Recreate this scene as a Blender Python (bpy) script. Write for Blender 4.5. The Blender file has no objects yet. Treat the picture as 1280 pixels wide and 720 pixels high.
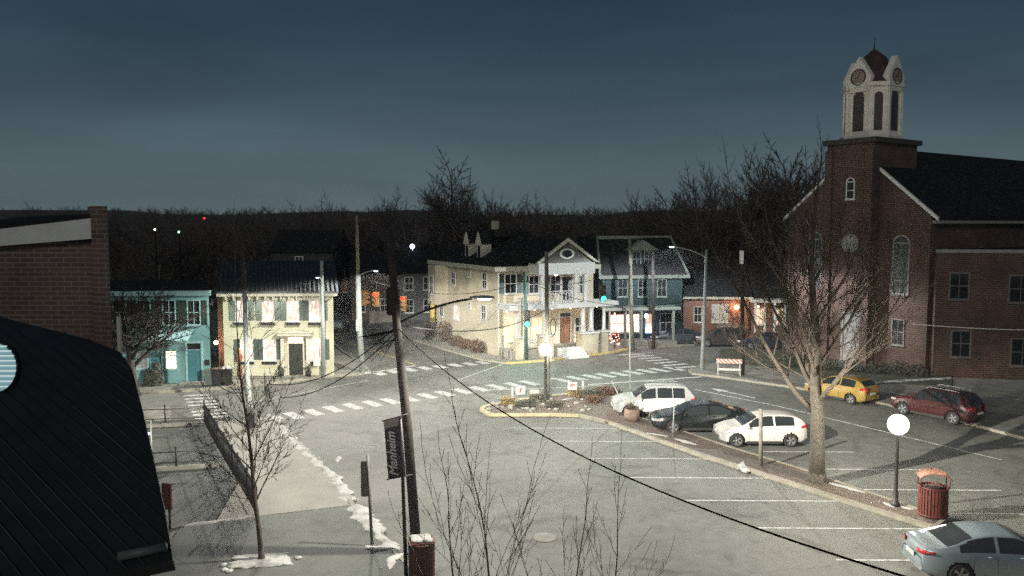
import bpy, math, random
from mathutils import Vector, Matrix
import numpy as np
R = math.radians
sc = bpy.context.scene
C = sc.collection
FP = 1020.0; CH = 10.4; PITCH = math.atan(80 / FP)
cp, sp = math.cos(PITCH), math.sin(PITCH)

# ---------------------------------------------------------------- survey helpers
def ray(x, y):
    u = (x - 640) / FP; v = (360 - y) / FP
    return Vector((u, cp + v * sp, -sp + v * cp))
CAM = Vector((0, 0, CH))
def G(x, y, z=0.0):
    r = ray(x, y); t = (z - CH) / r.z
    return CAM + r * t
def AT(x, y, d):
    r = ray(x, y)
    return CAM + r * (d / r.y)

# ---------------------------------------------------------------- materials
MATS = {}
def mat(name, col, rough=0.75, var=0.15, scale=3.0, metal=0.0, bump=0.0, coat=0.0, spec=0.4, detail=5):
    if name in MATS: return MATS[name]
    m = bpy.data.materials.new(name); m.use_nodes = True
    nt = m.node_tree; b = nt.nodes['Principled BSDF']
    b.inputs['Roughness'].default_value = rough; b.inputs['Metallic'].default_value = metal
    b.inputs['Coat Weight'].default_value = coat; b.inputs['Coat Roughness'].default_value = 0.06
    b.inputs['Specular IOR Level'].default_value = spec
    tc = nt.nodes.new('ShaderNodeTexCoord'); n = nt.nodes.new('ShaderNodeTexNoise')
    n.inputs['Scale'].default_value = scale; n.inputs['Detail'].default_value = detail
    nt.links.new(tc.outputs['Object'], n.inputs['Vector'])
    cr = nt.nodes.new('ShaderNodeValToRGB')
    cr.color_ramp.elements[0].position = 0.3; cr.color_ramp.elements[1].position = 0.7
    cr.color_ramp.elements[0].color = [c * (1 - var) for c in col] + [1]
    cr.color_ramp.elements[1].color = [min(1, c * (1 + var)) for c in col] + [1]
    nt.links.new(n.outputs['Fac'], cr.inputs['Fac']); nt.links.new(cr.outputs['Color'], b.inputs['Base Color'])
    if bump:
        bp = nt.nodes.new('ShaderNodeBump'); bp.inputs['Strength'].default_value = bump
        n2 = nt.nodes.new('ShaderNodeTexNoise'); n2.inputs['Scale'].default_value = scale * 6
        nt.links.new(tc.outputs['Object'], n2.inputs['Vector'])
        nt.links.new(n2.outputs['Fac'], bp.inputs['Height']); nt.links.new(bp.outputs['Normal'], b.inputs['Normal'])
    MATS[name] = m; return m
def emit(name, col, strength):
    if name in MATS: return MATS[name]
    m = bpy.data.materials.new(name); m.use_nodes = True
    b = m.node_tree.nodes['Principled BSDF']
    b.inputs['Base Color'].default_value = (*[min(1, c) * .5 for c in col], 1)
    b.inputs['Emission Color'].default_value = (*col, 1); b.inputs['Emission Strength'].default_value = strength
    MATS[name] = m; return m
def brick(name, c1, c2, mortar, scale=1.0, bw=.22, rh=.075):
    m = mat(name, c1, .85, .2, 1.2)
    nt = m.node_tree; b = nt.nodes['Principled BSDF']
    tc = nt.nodes.new('ShaderNodeTexCoord'); sx = nt.nodes.new('ShaderNodeSeparateXYZ')
    nt.links.new(tc.outputs['Object'], sx.inputs[0])
    ad = nt.nodes.new('ShaderNodeMath'); ad.operation = 'ADD'
    nt.links.new(sx.outputs[0], ad.inputs[0]); nt.links.new(sx.outputs[1], ad.inputs[1])
    cx = nt.nodes.new('ShaderNodeCombineXYZ'); nt.links.new(ad.outputs[0], cx.inputs[0]); nt.links.new(sx.outputs[2], cx.inputs[1])
    br = nt.nodes.new('ShaderNodeTexBrick'); br.inputs['Scale'].default_value = scale
    br.inputs['Brick Width'].default_value = bw; br.inputs['Row Height'].default_value = rh
    br.inputs['Mortar Size'].default_value = .009
    br.inputs['Color1'].default_value = (*c1, 1); br.inputs['Color2'].default_value = (*c2, 1); br.inputs['Mortar'].default_value = (*mortar, 1)
    nt.links.new(cx.outputs[0], br.inputs['Vector']); br.inputs['Mortar Size'].default_value = .009 * rh / .075; br.inputs['Bias'].default_value = -.1
    # weathering patches
    n = nt.nodes.new('ShaderNodeTexNoise'); n.inputs['Scale'].default_value = .45; n.inputs['Detail'].default_value = 6
    nt.links.new(tc.outputs['Object'], n.inputs['Vector'])
    mr = nt.nodes.new('ShaderNodeMapRange'); mr.inputs['From Min'].default_value = .3; mr.inputs['From Max'].default_value = .7
    mr.inputs['To Min'].default_value = .6; mr.inputs['To Max'].default_value = 1.25
    nt.links.new(n.outputs['Fac'], mr.inputs['Value'])
    mx = nt.nodes.new('ShaderNodeMix'); mx.data_type = 'RGBA'; mx.blend_type = 'MULTIPLY'; mx.inputs[0].default_value = 1
    nt.links.new(br.outputs['Color'], mx.inputs[6]); nt.links.new(mr.outputs[0], mx.inputs[7])
    nt.links.new(mx.outputs[2], b.inputs['Base Color'])
    return m
def boards(name, col, pitch=.14, rough=.6):
    """horizontal siding boards"""
    m = mat(name, col, rough, .08, .8)
    nt = m.node_tree; b = nt.nodes['Principled BSDF']
    tc = nt.nodes.new('ShaderNodeTexCoord'); sx = nt.nodes.new('ShaderNodeSeparateXYZ')
    nt.links.new(tc.outputs['Object'], sx.inputs[0])
    mm = nt.nodes.new('ShaderNodeMath'); mm.operation = 'MODULO'; mm.inputs[1].default_value = pitch
    nt.links.new(sx.outputs[2], mm.inputs[0])
    bp = nt.nodes.new('ShaderNodeBump'); bp.inputs['Strength'].default_value = .8; bp.inputs['Distance'].default_value = .3
    nt.links.new(mm.outputs[0], bp.inputs['Height']); nt.links.new(bp.outputs['Normal'], b.inputs['Normal'])
    return m

def asphalt(name, lo, hi, rough=.82):
    m = bpy.data.materials.new(name); m.use_nodes = True
    nt = m.node_tree; b = nt.nodes['Principled BSDF']; b.inputs['Roughness'].default_value = rough
    b.inputs['Specular IOR Level'].default_value = .3
    tc = nt.nodes.new('ShaderNodeTexCoord')
    def noise(s, d, dist=0):
        n = nt.nodes.new('ShaderNodeTexNoise'); n.inputs['Scale'].default_value = s; n.inputs['Detail'].default_value = d
        n.inputs['Distortion'].default_value = dist
        nt.links.new(tc.outputs['Object'], n.inputs['Vector']); return n
    a = noise(.13, 6, .6); c = noise(2.2, 8); f = noise(40, 3)
    def ma(op, x, y, k=None):
        q = nt.nodes.new('ShaderNodeMath'); q.operation = op
        for i, s in enumerate((x, y)):
            if isinstance(s, (int, float)): q.inputs[i].default_value = s
            else: nt.links.new(s, q.inputs[i])
        return q.outputs[0]
    s = ma('ADD', ma('MULTIPLY', a.outputs['Fac'], .55), ma('ADD', ma('MULTIPLY', c.outputs['Fac'], .25), ma('MULTIPLY', f.outputs['Fac'], .2)))
    cr = nt.nodes.new('ShaderNodeValToRGB'); e = cr.color_ramp.elements
    e[0].position = .42; e[1].position = .58; e[0].color = (*lo, 1); e[1].color = (*hi, 1)
    nt.links.new(s, cr.inputs['Fac'])
    # tar-sealed cracks
    v = nt.nodes.new('ShaderNodeTexVoronoi'); v.feature = 'DISTANCE_TO_EDGE'; v.inputs['Scale'].default_value = .11
    w = noise(.5, 4)
    mv = nt.nodes.new('ShaderNodeVectorMath'); mv.operation = 'MULTIPLY_ADD'
    nt.links.new(w.outputs['Color'], mv.inputs[0]); mv.inputs[1].default_value = (2.2, 2.2, 0); nt.links.new(tc.outputs['Object'], mv.inputs[2])
    nt.links.new(mv.outputs[0], v.inputs['Vector'])
    lt = nt.nodes.new('ShaderNodeMapRange'); lt.inputs['From Min'].default_value = .002; lt.inputs['From Max'].default_value = .008
    lt.inputs['To Min'].default_value = .86; lt.inputs['To Max'].default_value = 1
    nt.links.new(v.outputs['Distance'], lt.inputs['Value'])
    mx = nt.nodes.new('ShaderNodeMix'); mx.data_type = 'RGBA'; mx.blend_type = 'MULTIPLY'; mx.inputs[0].default_value = 1
    nt.links.new(cr.outputs['Color'], mx.inputs[6]); nt.links.new(lt.outputs[0], mx.inputs[7])
    # oil stains and darker repaired patches
    st = noise(.42, 7, 1.6); sr_ = nt.nodes.new('ShaderNodeMapRange'); sr_.inputs['From Min'].default_value = .54; sr_.inputs['From Max'].default_value = .68
    sr_.inputs['To Min'].default_value = 1; sr_.inputs['To Max'].default_value = .66; nt.links.new(st.outputs['Fac'], sr_.inputs['Value'])
    m3 = nt.nodes.new('ShaderNodeMix'); m3.data_type = 'RGBA'; m3.blend_type = 'MULTIPLY'; m3.inputs[0].default_value = 1
    nt.links.new(mx.outputs[2], m3.inputs[6]); nt.links.new(sr_.outputs[0], m3.inputs[7])
    nt.links.new(m3.outputs[2], b.inputs['Base Color'])
    bp = nt.nodes.new('ShaderNodeBump'); bp.inputs['Strength'].default_value = .25
    nt.links.new(f.outputs['Fac'], bp.inputs['Height']); nt.links.new(bp.outputs['Normal'], b.inputs['Normal'])
    MATS[name] = m; return m
def paintmark(name, col):
    """worn road paint: the asphalt shows through in flecks"""
    m = mat(name, col, .7, .05, 2)
    nt = m.node_tree; b = nt.nodes['Principled BSDF']
    cr = [n for n in nt.nodes if n.type == 'VALTORGB'][0]; n = [n for n in nt.nodes if n.type == 'TEX_NOISE'][0]
    n.inputs['Scale'].default_value = 3.5; n.inputs['Detail'].default_value = 10; n.inputs['Roughness'].default_value = .75
    e = cr.color_ramp.elements; e[0].position = .38; e[1].position = .58
    e[0].color = (.17, .17, .16, 1); e[1].color = (*col, 1)
    return m

ASPH = asphalt('asphalt', (.10, .102, .088), (.165, .165, .146))
ASPH2 = asphalt('old_asphalt', (.05, .055, .048), (.095, .10, .088))
CONC = mat('concrete', (.225, .215, .185), .85, .16, .9, bump=.1)
CONC2 = mat('dirty_concrete', (.19, .185, .16), .85, .25, 1.5, bump=.1)
KERB = mat('kerb_concrete', (.24, .22, .175), .85, .2, 2.2)
YKERB = mat('yellow_kerb_paint', (.62, .50, .20), .7, .18, 3)
PAINT = paintmark('white_road_paint', (.72, .72, .68))
YPAINT = paintmark('yellow_road_paint', (.55, .42, .12))
SNOW = mat('old_snow', (.42, .415, .39), .75, .45, 1.8, bump=.5)
MULCH = mat('mulch', (.085, .065, .05), .95, .35, 5, bump=.6)
LAWN = mat('winter_lawn', (.055, .06, .035), .95, .4, 2, bump=.4)
WHITE = mat('white_paint', (.74, .74, .70), .55, .06, 2)
CREAMT = mat('cream_trim', (.52, .50, .41), .6, .08, 2)
DKMET = mat('dark_metal', (.028, .028, .028), .5, .2, 4, metal=.4)
STEEL = mat('galvanised_steel', (.36, .39, .37), .5, .15, 2, metal=.35)
WOODP = mat('weathered_pole_wood', (.03, .026, .022), .9, .3, 5, bump=.3)
WOODP2 = mat('grey_pole_wood', (.17, .155, .125), .9, .3, 5, bump=.3)
BARK = mat('bark', (.050, .043, .032), .95, .35, 9, bump=.7)
TWIG = mat('twig_bark', (.055, .043, .033), .9, .3, 3)
BARKD = mat('dark_bark', (.095, .074, .062), .95, .3, 3)
BARKL = mat('grey_twig_bark', (.085, .074, .062), .9, .3, 3)
SLATE = mat('dark_slate_roof', (.018, .018, .019), .9, .25, 4, bump=.3, spec=.08)
ROOFM = mat('seamed_metal_roof', (.035, .038, .04), .45, .2, 3, metal=.3)
GLASS = mat('dark_glass', (.012, .014, .016), .06, .2, 1, spec=.7)
GLASSC = mat('curtained_glass', (.30, .29, .27), .3, .35, 6)
CABLE = mat('black_cable', (.005, .005, .005), 1.0, .1, 4, spec=0)
YHOUSE = boards('pale_yellow_siding', (.64, .62, .46))
BHOUSE = boards('pale_blue_stucco', (.18, .36, .36), .3)
TEALD = mat('teal_door_paint', (.05, .16, .19), .5, .1, 3)
TEALT = mat('aqua_trim_paint', (.25, .42, .43), .55, .08, 3)
CREAM = brick('cream_painted_brick', (.58, .52, .38), (.62, .56, .41), (.52, .47, .36))
DHOUSE = boards('dark_green_siding', (.014, .028, .03), .14)
SHUT = mat('grey_green_shutter', (.075, .095, .08), .6, .1, 6)
DSHUT = mat('black_green_shutter', (.02, .035, .03), .6, .1, 6)
CBRICK = brick('church_brick', (.095, .044, .032), (.052, .027, .022), (.12, .10, .085), bw=.42, rh=.15)
RBRICK = brick('red_house_brick', (.15, .06, .04), (.11, .045, .03), (.15, .11, .08))
NBRICK = brick('neighbour_brick', (.13, .075, .06), (.085, .05, .04), (.18, .155, .135), bw=.3, rh=.1)
STONE = mat('light_stone', (.24, .23, .21), .85, .2, 4)
REDBIN = mat('red_bin_slats', (.10, .024, .018), .55, .2, 5)
COPPER = mat('copper_hood', (.26, .13, .09), .45, .1, 3, metal=.2)
BLACKR = mat('tyre_rubber', (.02, .02, .02), .8, .1, 6)
RIM = mat('alloy_rim', (.35, .35, .35), .35, .1, 6, metal=.7)

# ---------------------------------------------------------------- mesh builder
class MB:
    def __init__(s): s.v = []; s.f = []; s.sm = []
    def add(s, vs, fs, smooth=False):
        o = len(s.v); s.v += [tuple(p) for p in vs]; s.f += [tuple(i + o for i in f) for f in fs]; s.sm += [smooth] * len(fs)
        return s
    def box(s, x0, x1, y0, y1, z0, z1, M=None, taper=None):
        vs = [Vector((x, y, z)) for z in (z0, z1) for y in (y0, y1) for x in (x0, x1)]
        if M is not None: vs = [M @ p for p in vs]
        return s.add(vs, [(0, 2, 3, 1), (4, 5, 7, 6), (0, 1, 5, 4), (1, 3, 7, 5), (3, 2, 6, 7), (2, 0, 4, 6)])
    def prism(s, poly, z0, z1):
        """horizontal polygon (x,y) extruded up"""
        a = sum(poly[i][0] * poly[(i + 1) % len(poly)][1] - poly[(i + 1) % len(poly)][0] * poly[i][1] for i in range(len(poly)))
        if a < 0: poly = poly[::-1]
        n = len(poly)
        vs = [(p[0], p[1], z0) for p in poly] + [(p[0], p[1], z1) for p in poly]
        return s.add(vs, [tuple(range(n - 1, -1, -1)), tuple(range(n, 2 * n))] + [(i, (i + 1) % n, n + (i + 1) % n, n + i) for i in range(n)])
    def extr(s, poly, d):
        """closed 3-D polygon pushed along vector d"""
        n = len(poly); d = Vector(d); P = [Vector(p) for p in poly]
        return s.add(P + [p + d for p in P], [tuple(range(n - 1, -1, -1)), tuple(range(n, 2 * n))] + [(i, (i + 1) % n, n + (i + 1) % n, n + i) for i in range(n)])
    def tube(s, pts, rs, n=8, cap=True, smooth=True):
        pts = [Vector(p) for p in pts]
        if not hasattr(rs, '__len__'): rs = [rs] * len(pts)
        vs = []; prev = None
        for i, p in enumerate(pts):
            t = (pts[min(i + 1, len(pts) - 1)] - pts[max(i - 1, 0)])
            if t.length < 1e-9: t = Vector((0, 0, 1))
            t.normalize()
            if prev is None:
                a = Vector((1, 0, 0)) if abs(t.x) < .8 else Vector((0, 1, 0))
                u = t.cross(a).normalized()
            else:
                u = (prev - t * prev.dot(t)); u = u.normalized() if u.length > 1e-6 else t.orthogonal().normalized()
            prev = u; w = t.cross(u)
            for k in range(n):
                an = 2 * math.pi * k / n
                vs.append(p + (u * math.cos(an) + w * math.sin(an)) * rs[i])
        fs = [(i * n + k, i * n + (k + 1) % n, (i + 1) * n + (k + 1) % n, (i + 1) * n + k) for i in range(len(pts) - 1) for k in range(n)]
        if cap: fs += [tuple(range(n - 1, -1, -1)), tuple(range((len(pts) - 1) * n, len(pts) * n))]
        return s.add(vs, fs, smooth)
    def lathe(s, prof, c=(0, 0, 0), n=16, smooth=True):
        return s.tube([(c[0], c[1], c[2] + z) for r, z in prof], [max(r, .0005) for r, z in prof], n, True, smooth) if False else s._lathe(prof, c, n, smooth)
    def _lathe(s, prof, c, n, smooth):
        vs = []
        for r, z in prof:
            for k in range(n):
                a = 2 * math.pi * k / n; vs.append((c[0] + r * math.cos(a), c[1] + r * math.sin(a), c[2] + z))
        m = len(prof)
        fs = [(i * n + k, i * n + (k + 1) % n, (i + 1) * n + (k + 1) % n, (i + 1) * n + k) for i in range(m - 1) for k in range(n)]
        fs += [tuple(range(n - 1, -1, -1)), tuple(range((m - 1) * n, m * n))]
        return s.add(vs, fs, smooth)
    def ball(s, c, r, sx=1, sy=1, sz=1, n=12, jit=0, rnd=None):
        m = n // 2; vs = []
        for i in range(m + 1):
            th = math.pi * i / m
            for k in range(n):
                a = 2 * math.pi * k / n; rr = r * (1 + (rnd.uniform(-jit, jit) if rnd and 0 < i < m else 0))
                vs.append((c[0] + rr * sx * math.sin(th) * math.cos(a), c[1] + rr * sy * math.sin(th) * math.sin(a), c[2] + rr * sz * math.cos(th)))
        return s.add(vs, [(i * n + k, (i + 1) * n + k, (i + 1) * n + (k + 1) % n, i * n + (k + 1) % n) for i in range(m) for k in range(n)], True)
    def build(s, name, m, parent=None):
        me = bpy.data.meshes.new(name); me.from_pydata(s.v, [], s.f); me.update()
        me.polygons.foreach_set('use_smooth', s.sm)
        me.materials.append(m)
        o = bpy.data.objects.new(name, me); C.objects.link(o)
        if parent is not None: o.parent = parent
        return o
def bx(name, m, parent, *a): return MB().box(*a).build(name, m, parent)

def tag(o, label=None, cat=None, group=None, kind=None):
    if label: o['label'] = label
    if cat: o['category'] = cat
    if group: o['group'] = group
    if kind: o['kind'] = kind
    return o
def root(name, loc, rz, label, cat, group=None):
    o = bpy.data.objects.new(name, None); C.objects.link(o)
    o.location = loc; o.rotation_euler = (0, 0, rz); o.empty_display_size = .2
    return tag(o, label, cat, group)
def struct(name, b, m): return tag(b.build(name, m), kind='structure')
KIDS = lambda o: [c for c in bpy.data.objects if c.parent == o]
def copy_tree(o, parent=None):
    c = o.copy(); C.objects.link(c)
    if parent is not None: c.parent = parent
    for ch in KIDS(o): copy_tree(ch, c)
    return c
def dup(src, loc, rz, label, scale=None, group=None):
    c = copy_tree(src); c.location = loc; c.rotation_euler = (0, 0, rz); c['label'] = label
    if scale: c.scale = scale
    if group: c['group'] = group
    return c

# ---------------------------------------------------------------- ground, roads, pavements
gb = MB().add([(-700, -60, 0), (900, -60, 0), (900, 900, 0), (-700, 900, 0)], [(0, 1, 2, 3)])
struct('ground', gb, ASPH)
def slab(name, px, m, z0=-.05, z1=.12):
    return struct(name, MB().prism([G(x, y, z1).to_2d() for x, y in px], z0, z1), m)
def strip(b, p, q, w, z):
    p = Vector(p[:2]); q = Vector(q[:2]); d = (q - p); n = Vector((-d.y, d.x)).normalized() * w / 2
    b.add([(*(p - n), z), (*(q - n), z), (*(q + n), z), (*(p + n), z)], [(0, 1, 2, 3)])
def pstrip(b, x0, y0, x1, y1, w=.11, z=.006): strip(b, G(x0, y0), G(x1, y1), w, z)

# near-left pavement and lots
slab('pavement', [(258, 528), (335, 521), (347, 527), (392, 572), (430, 612), (441, 631), (352, 641), (270, 652), (300, 600), (270, 548)], CONC)
slab('asphalt_path', [(441, 632), (352, 642), (270, 653), (225, 660), (160, 760), (600, 790), (520, 715), (495, 690), (470, 660)], ASPH2, z1=.118)
slab('parking_lot', [(120, 528), (256, 524), (268, 548), (298, 600), (268, 652), (224, 658), (120, 690)], ASPH2, z1=.06)
slab('lot_border', [(150, 512), (213, 508), (214, 523), (150, 527)], CONC2, z1=.1)
# kerb along the near-left pavement
def kerb(name, px, m, w=.18, z=.135):
    b = MB(); P = [G(x, y, .13) for x, y in px]
    for a, c in zip(P, P[1:]):
        d = (c - a); L = d.length; ang = math.atan2(d.y, d.x)
        M = Matrix.Translation((a.x, a.y, 0)) @ Matrix.Rotation(ang, 4, 'Z')
        b.box(-.02, L + .02, -w / 2, w / 2, -.02, z + random.uniform(0, .002), M)
    return struct(name, b, m)
random.seed(3)
kerb('kerb', [(335, 520), (347, 527), (392, 572), (430, 612), (441, 631), (470, 660), (495, 690), (520, 715)], KERB)
# pavements in front of the left houses
slab('pavement', [(-100, 487), (60, 487), (200, 488), (262, 484), (330, 478), (415, 468), (447, 466), (462, 464), (455, 456), (425, 440), (400, 420), (-100, 420)], CONC2)
kerb('kerb', [(60, 488), (200, 489), (262, 485), (330, 479), (415, 469), (447, 467), (462, 464), (455, 456), (428, 438), (408, 420)], KERB)
# pavement round the cream house
slab('pavement', [(470, 398), (490, 411), (520, 425), (560, 437), (600, 448), (632, 453), (700, 448), (760, 440), (792, 434), (870, 430), (1000, 428), (1000, 400), (470, 385)], CONC)
kerb('kerb', [(470, 398), (490, 411), (520, 425), (560, 437), (600, 448), (632, 453)], KERB)
kerb('painted_kerb', [(632, 453), (665, 451), (700, 448), (760, 440), (792, 434)], YKERB, .2, .137)
kerb('kerb', [(792, 434), (870, 430), (1000, 427)], KERB)
# right pavement (church side)
slab('pavement', [(862, 462), (876, 456), (905, 452), (960, 460), (1050, 478), (1150, 470), (1400, 480), (1400, 572), (1280, 546), (1212, 528), (1100, 502), (1000, 484), (900, 470), (866, 466)], CONC2)
slab('lawn', [(900, 451), (960, 459), (1050, 477), (1190, 482), (1190, 465), (1050, 440), (900, 436)], LAWN, z1=.16)
kerb('kerb', [(876, 456), (862, 462), (866, 466), (900, 470), (1000, 484), (1100, 502), (1212, 528), (1280, 546), (1400, 574)], KERB)
# the median
slab('median_bed', [(604, 512), (606, 507), (640, 500), (690, 494), (745, 488), (775, 486), (768, 500), (775, 514), (835, 532), (905, 556), (1000, 585), (1060, 606), (1182, 648), (1168, 657), (1060, 624), (960, 592), (870, 564), (800, 539), (724, 517), (612, 517)], MULCH, z1=.12)
kerb('kerb', [(745, 488), (690, 494), (640, 500), (606, 507), (602, 511), (612, 517), (690, 517), (724, 518)], mat('pale_yellow_kerb', (.40, .35, .21), .8, .25, 3), .24, .14)
kerb('kerb', [(724, 518), (760, 526), (800, 540), (870, 565), (960, 593), (1060, 625), (1168, 658)], KERB, .24)
kerb('kerb', [(775, 514), (835, 532), (905, 556), (1000, 585), (1060, 606), (1182, 647), (1168, 658)], KERB, .14)

# painted markings, each sheet above the road
mk = MB()
for x0, x1, y in [(637, 772, 535), (680, 826, 551.5), (730, 888, 573), (788, 962, 597), (858, 1050, 625.5), (943, 1158, 660), (1045, 1150, 700),
                  (948, 1067, 564.5), (1030, 1152, 586.5), (1072, 1252, 612), (1188, 1330, 642), (690, 760, 521)]:
    if y != 521: pstrip(mk, x0, y, x1, y + (x1 - x0) * .006)
pstrip(mk, 868, 487, 974, 508, .12); pstrip(mk, 974, 508, 1252, 575, .12)
struct('parking_lines', mk, PAINT)
mk = MB()
pstrip(mk, 735, 481, 877, 471, .3); pstrip(mk, 452, 468, 519, 457, .35); pstrip(mk, 570, 476, 632, 454, .13)
pstrip(mk, 802, 440, 846, 443.5, .12); pstrip(mk, 300, 506, 462, 475, .08)
struct('stop_lines', mk, PAINT)
mk = MB(); pstrip(mk, 421, 423, 519, 456, .16); pstrip(mk, 410, 420, 421, 423, .16); struct('centre_line', mk, YPAINT)
def stripe(b, cx, cy, w, l, ang):
    c = G(cx, cy); M = Matrix.Translation((c.x, c.y, .006)) @ Matrix.Rotation(ang, 4, 'Z')
    b.add([M @ Vector(p) for p in ((-w / 2, -l / 2, 0), (w / 2, -l / 2, 0), (w / 2, l / 2, 0), (-w / 2, l / 2, 0))], [(0, 1, 2, 3)])
mk = MB()
for x, y in [(367, 519.5), (392, 515.5), (416.5, 511.5), (441, 508), (465, 504.5), (488, 501.5), (511, 498.5), (534, 495), (556, 492), (577.5, 489), (599, 486), (621, 483.5), (642, 481), (661, 478.5), (701, 475), (720, 472.8), (740, 471), (757, 469.2), (774, 467.5), (791, 465.6), (808, 464), (825, 462.6), (843, 461)]:
    stripe(mk, x, y, .62, 1.75, R(38))
struct('crosswalk', mk, PAINT)
mk = MB()
for x, y in [(474, 467), (492, 464.5), (512, 462.2), (531, 460.2), (550, 458.5), (569, 456.6), (587, 455), (604, 453.4)]:
    stripe(mk, x, y, .66, 1.4, R(38))
struct('crosswalk', mk, PAINT)
mk = MB()
for x0, y0, x1, y1 in [(775, 443.7, 806, 442.5), (788, 446, 817, 444.4), (798, 448.6, 827, 446.8), (808, 451.3, 836, 449.3), (818, 454.2, 847, 452), (829, 457.3, 859, 454.8), (841, 460.5, 870, 457.8)]:
    pstrip(mk, x0, y0, x1, y1, .45)
struct('crosswalk', mk, PAINT)
mk = MB()
for i in range(8):
    t = i / 7
    pstrip(mk, 229 + 14 * t, 495 + 28 * t, 263 + 25 * t, 493.5 + 26.5 * t, .42)
struct('crosswalk', mk, PAINT)
mk = MB(); a = G(905, 489); c = G(945, 498); strip(mk, a, c, .16, .006)
d = (a - c).normalized(); n = Vector((-d.y, d.x, 0))
mk.add([a + d * 1.1 + Vector((0, 0, .007)), a + n * .4 + Vector((0, 0, .007)), a - n * .4 + Vector((0, 0, .007))], [(0, 1, 2)])
struct('road_arrow', mk, PAINT)

# snow
rs = random.Random(5)
def snow(name, pts, z, label, w=.35, group=None):
    """lumpy ragged bank along a pixel path"""
    P = [G(x, y, z) for x, y in pts]; Q = []
    for a, c in zip(P, P[1:]):
        n = max(2, int((c - a).length / .12)); Q += [a.lerp(c, i / n) for i in range(n)]
    Q.append(P[-1]); N = len(Q); m = 9; b = MB(); vs = []; wl = wr = w
    for i, q in enumerate(Q):
        d = Q[min(i + 1, N - 1)] - Q[max(i - 1, 0)]; d.z = 0; d.normalize(); nn = Vector((-d.y, d.x, 0))
        e = min(1, i / 4, (N - 1 - i) / 4) ** .5
        wl += rs.uniform(-.32, .32) * w + (w * .75 - wl) * .22; wr += rs.uniform(-.32, .32) * w + (w * .75 - wr) * .22
        wl = max(.25 * w, wl); wr = max(.25 * w, wr)
        for k in range(m):
            t = k / (m - 1) * 2 - 1; off = (wl if t < 0 else wr) * t * e
            h = (1 - t * t) * min(w, .45) * .17 * rs.uniform(.6, 1.15) * e
            vs.append(q + nn * off + d * rs.uniform(-.05, .05) + Vector((0, 0, h - (.04 if abs(t) > .99 else 0))))
    b.add(vs, [(i * m + k, i * m + k + 1, (i + 1) * m + k + 1, (i + 1) * m + k) for i in range(N - 1) for k in range(m - 1)], True)
    for i in range(int(N * .35)):
        q = rs.choice(Q); r_ = rs.uniform(.02, .05); b.ball((q.x + rs.gauss(0, w * .9), q.y + rs.gauss(0, w * .9), z), r_, 1.2, 1, .5, 6, .2, rs)
    return tag(b.build(name, SNOW), label, 'snow', group, 'stuff')
snow('snow_bank', [(345, 530), (366, 552), (385, 568), (405, 586), (425, 606), (438, 628)], .10, 'old snow bank along the near kerb of the intersection', .33)
snow('snow_bank', [(441, 630), (458, 652), (476, 672), (497, 690)], .10, 'wide old snow bank by the banner post', .42)
snow('snow_patch', [(350, 528), (336, 519), (352, 523)], .1, 'small snow patch at the pavement corner', .3)
snow('snow_patch', [(425, 570), (421, 578)], .0, 'thin snow smear on the road beside the bank', .2)
snow('snow_bank', [(228, 658), (275, 651), (322, 645)], .1, 'low snow strip between the fenced lot and the path', .2)
snow('snow_bank', [(455, 682), (470, 686), (500, 681)], .12, 'snow round the thin sign post', .25)
snow('snow_bank', [(487, 712), (490, 700), (507, 690)], .12, 'snow heap beside the slatted bin at the lower edge', .2)
b = MB(); c0_ = G(290, 694, .12); c1_ = G(360, 690, .12); c2_ = G(368, 706, .12); c3_ = G(284, 712, .12); ng = 22; vs = []
for i in range(ng + 1):
    for k in range(ng + 1):
        u, v = i / ng, k / ng; p = c0_.lerp(c1_, u).lerp(c3_.lerp(c2_, u), v); ed_ = min(u, 1 - u, v, 1 - v)
        if ed_ < .001: p += Vector((rs.uniform(-.13, .13), rs.uniform(-.13, .13), -.02))
        else: p += Vector((0, 0, min(.045, ed_ * .4) * rs.uniform(.5, 1.2)))
        vs.append(p)
b.add(vs, [(i * (ng + 1) + k, (i + 1) * (ng + 1) + k, (i + 1) * (ng + 1) + k + 1, i * (ng + 1) + k + 1) for i in range(ng) for k in range(ng)], True)
for x, y in [(372, 697), (281, 712), (286, 714), (279, 706)]:
    c = G(x, y, .12); b.ball((c.x, c.y, .12), .12, 1.1, 1.1, .3, 8, .2, rs)
tag(b.build('snow_patch', SNOW), 'square snow patch round the foot of the slender street tree', 'snow', kind='stuff')
for pts, lab in [([(806, 541), (835, 545)], 'snow patch on the median beside the dark sedan'), ([(843, 548), (872, 556)], 'long snow patch on the median below the dark sedan'),
                 ([(928, 577), (932, 590)], 'upright snow patch on the median by the white hatchback'), ([(1035, 603), (1082, 616)], 'snow strip on the median beside the big tree'),
                 ([(1103, 627), (1118, 634)], 'snow patch left of the lamp post foot'), ([(1125, 633), (1144, 636)], 'snow patch right of the lamp post foot'),
                 ([(700, 500), (716, 497)], 'snow patch in the planting bed by the wooden pole')]:
    snow('snow_patch', pts, .13, lab, .2)
snow('snow_bank', [(1085, 479), (1112, 477), (1140, 475), (1190, 472)], .18, 'broken snow line along the church lawn', .3)
snow('snow_bank', [(1145, 492), (1172, 497)], .12, 'thin snow patch on the church forecourt', .25)
snow('snow_patch', [(450, 465), (462, 466)], .1, 'snow patch at the foot of the steel-sleeved pole', .3)

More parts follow.
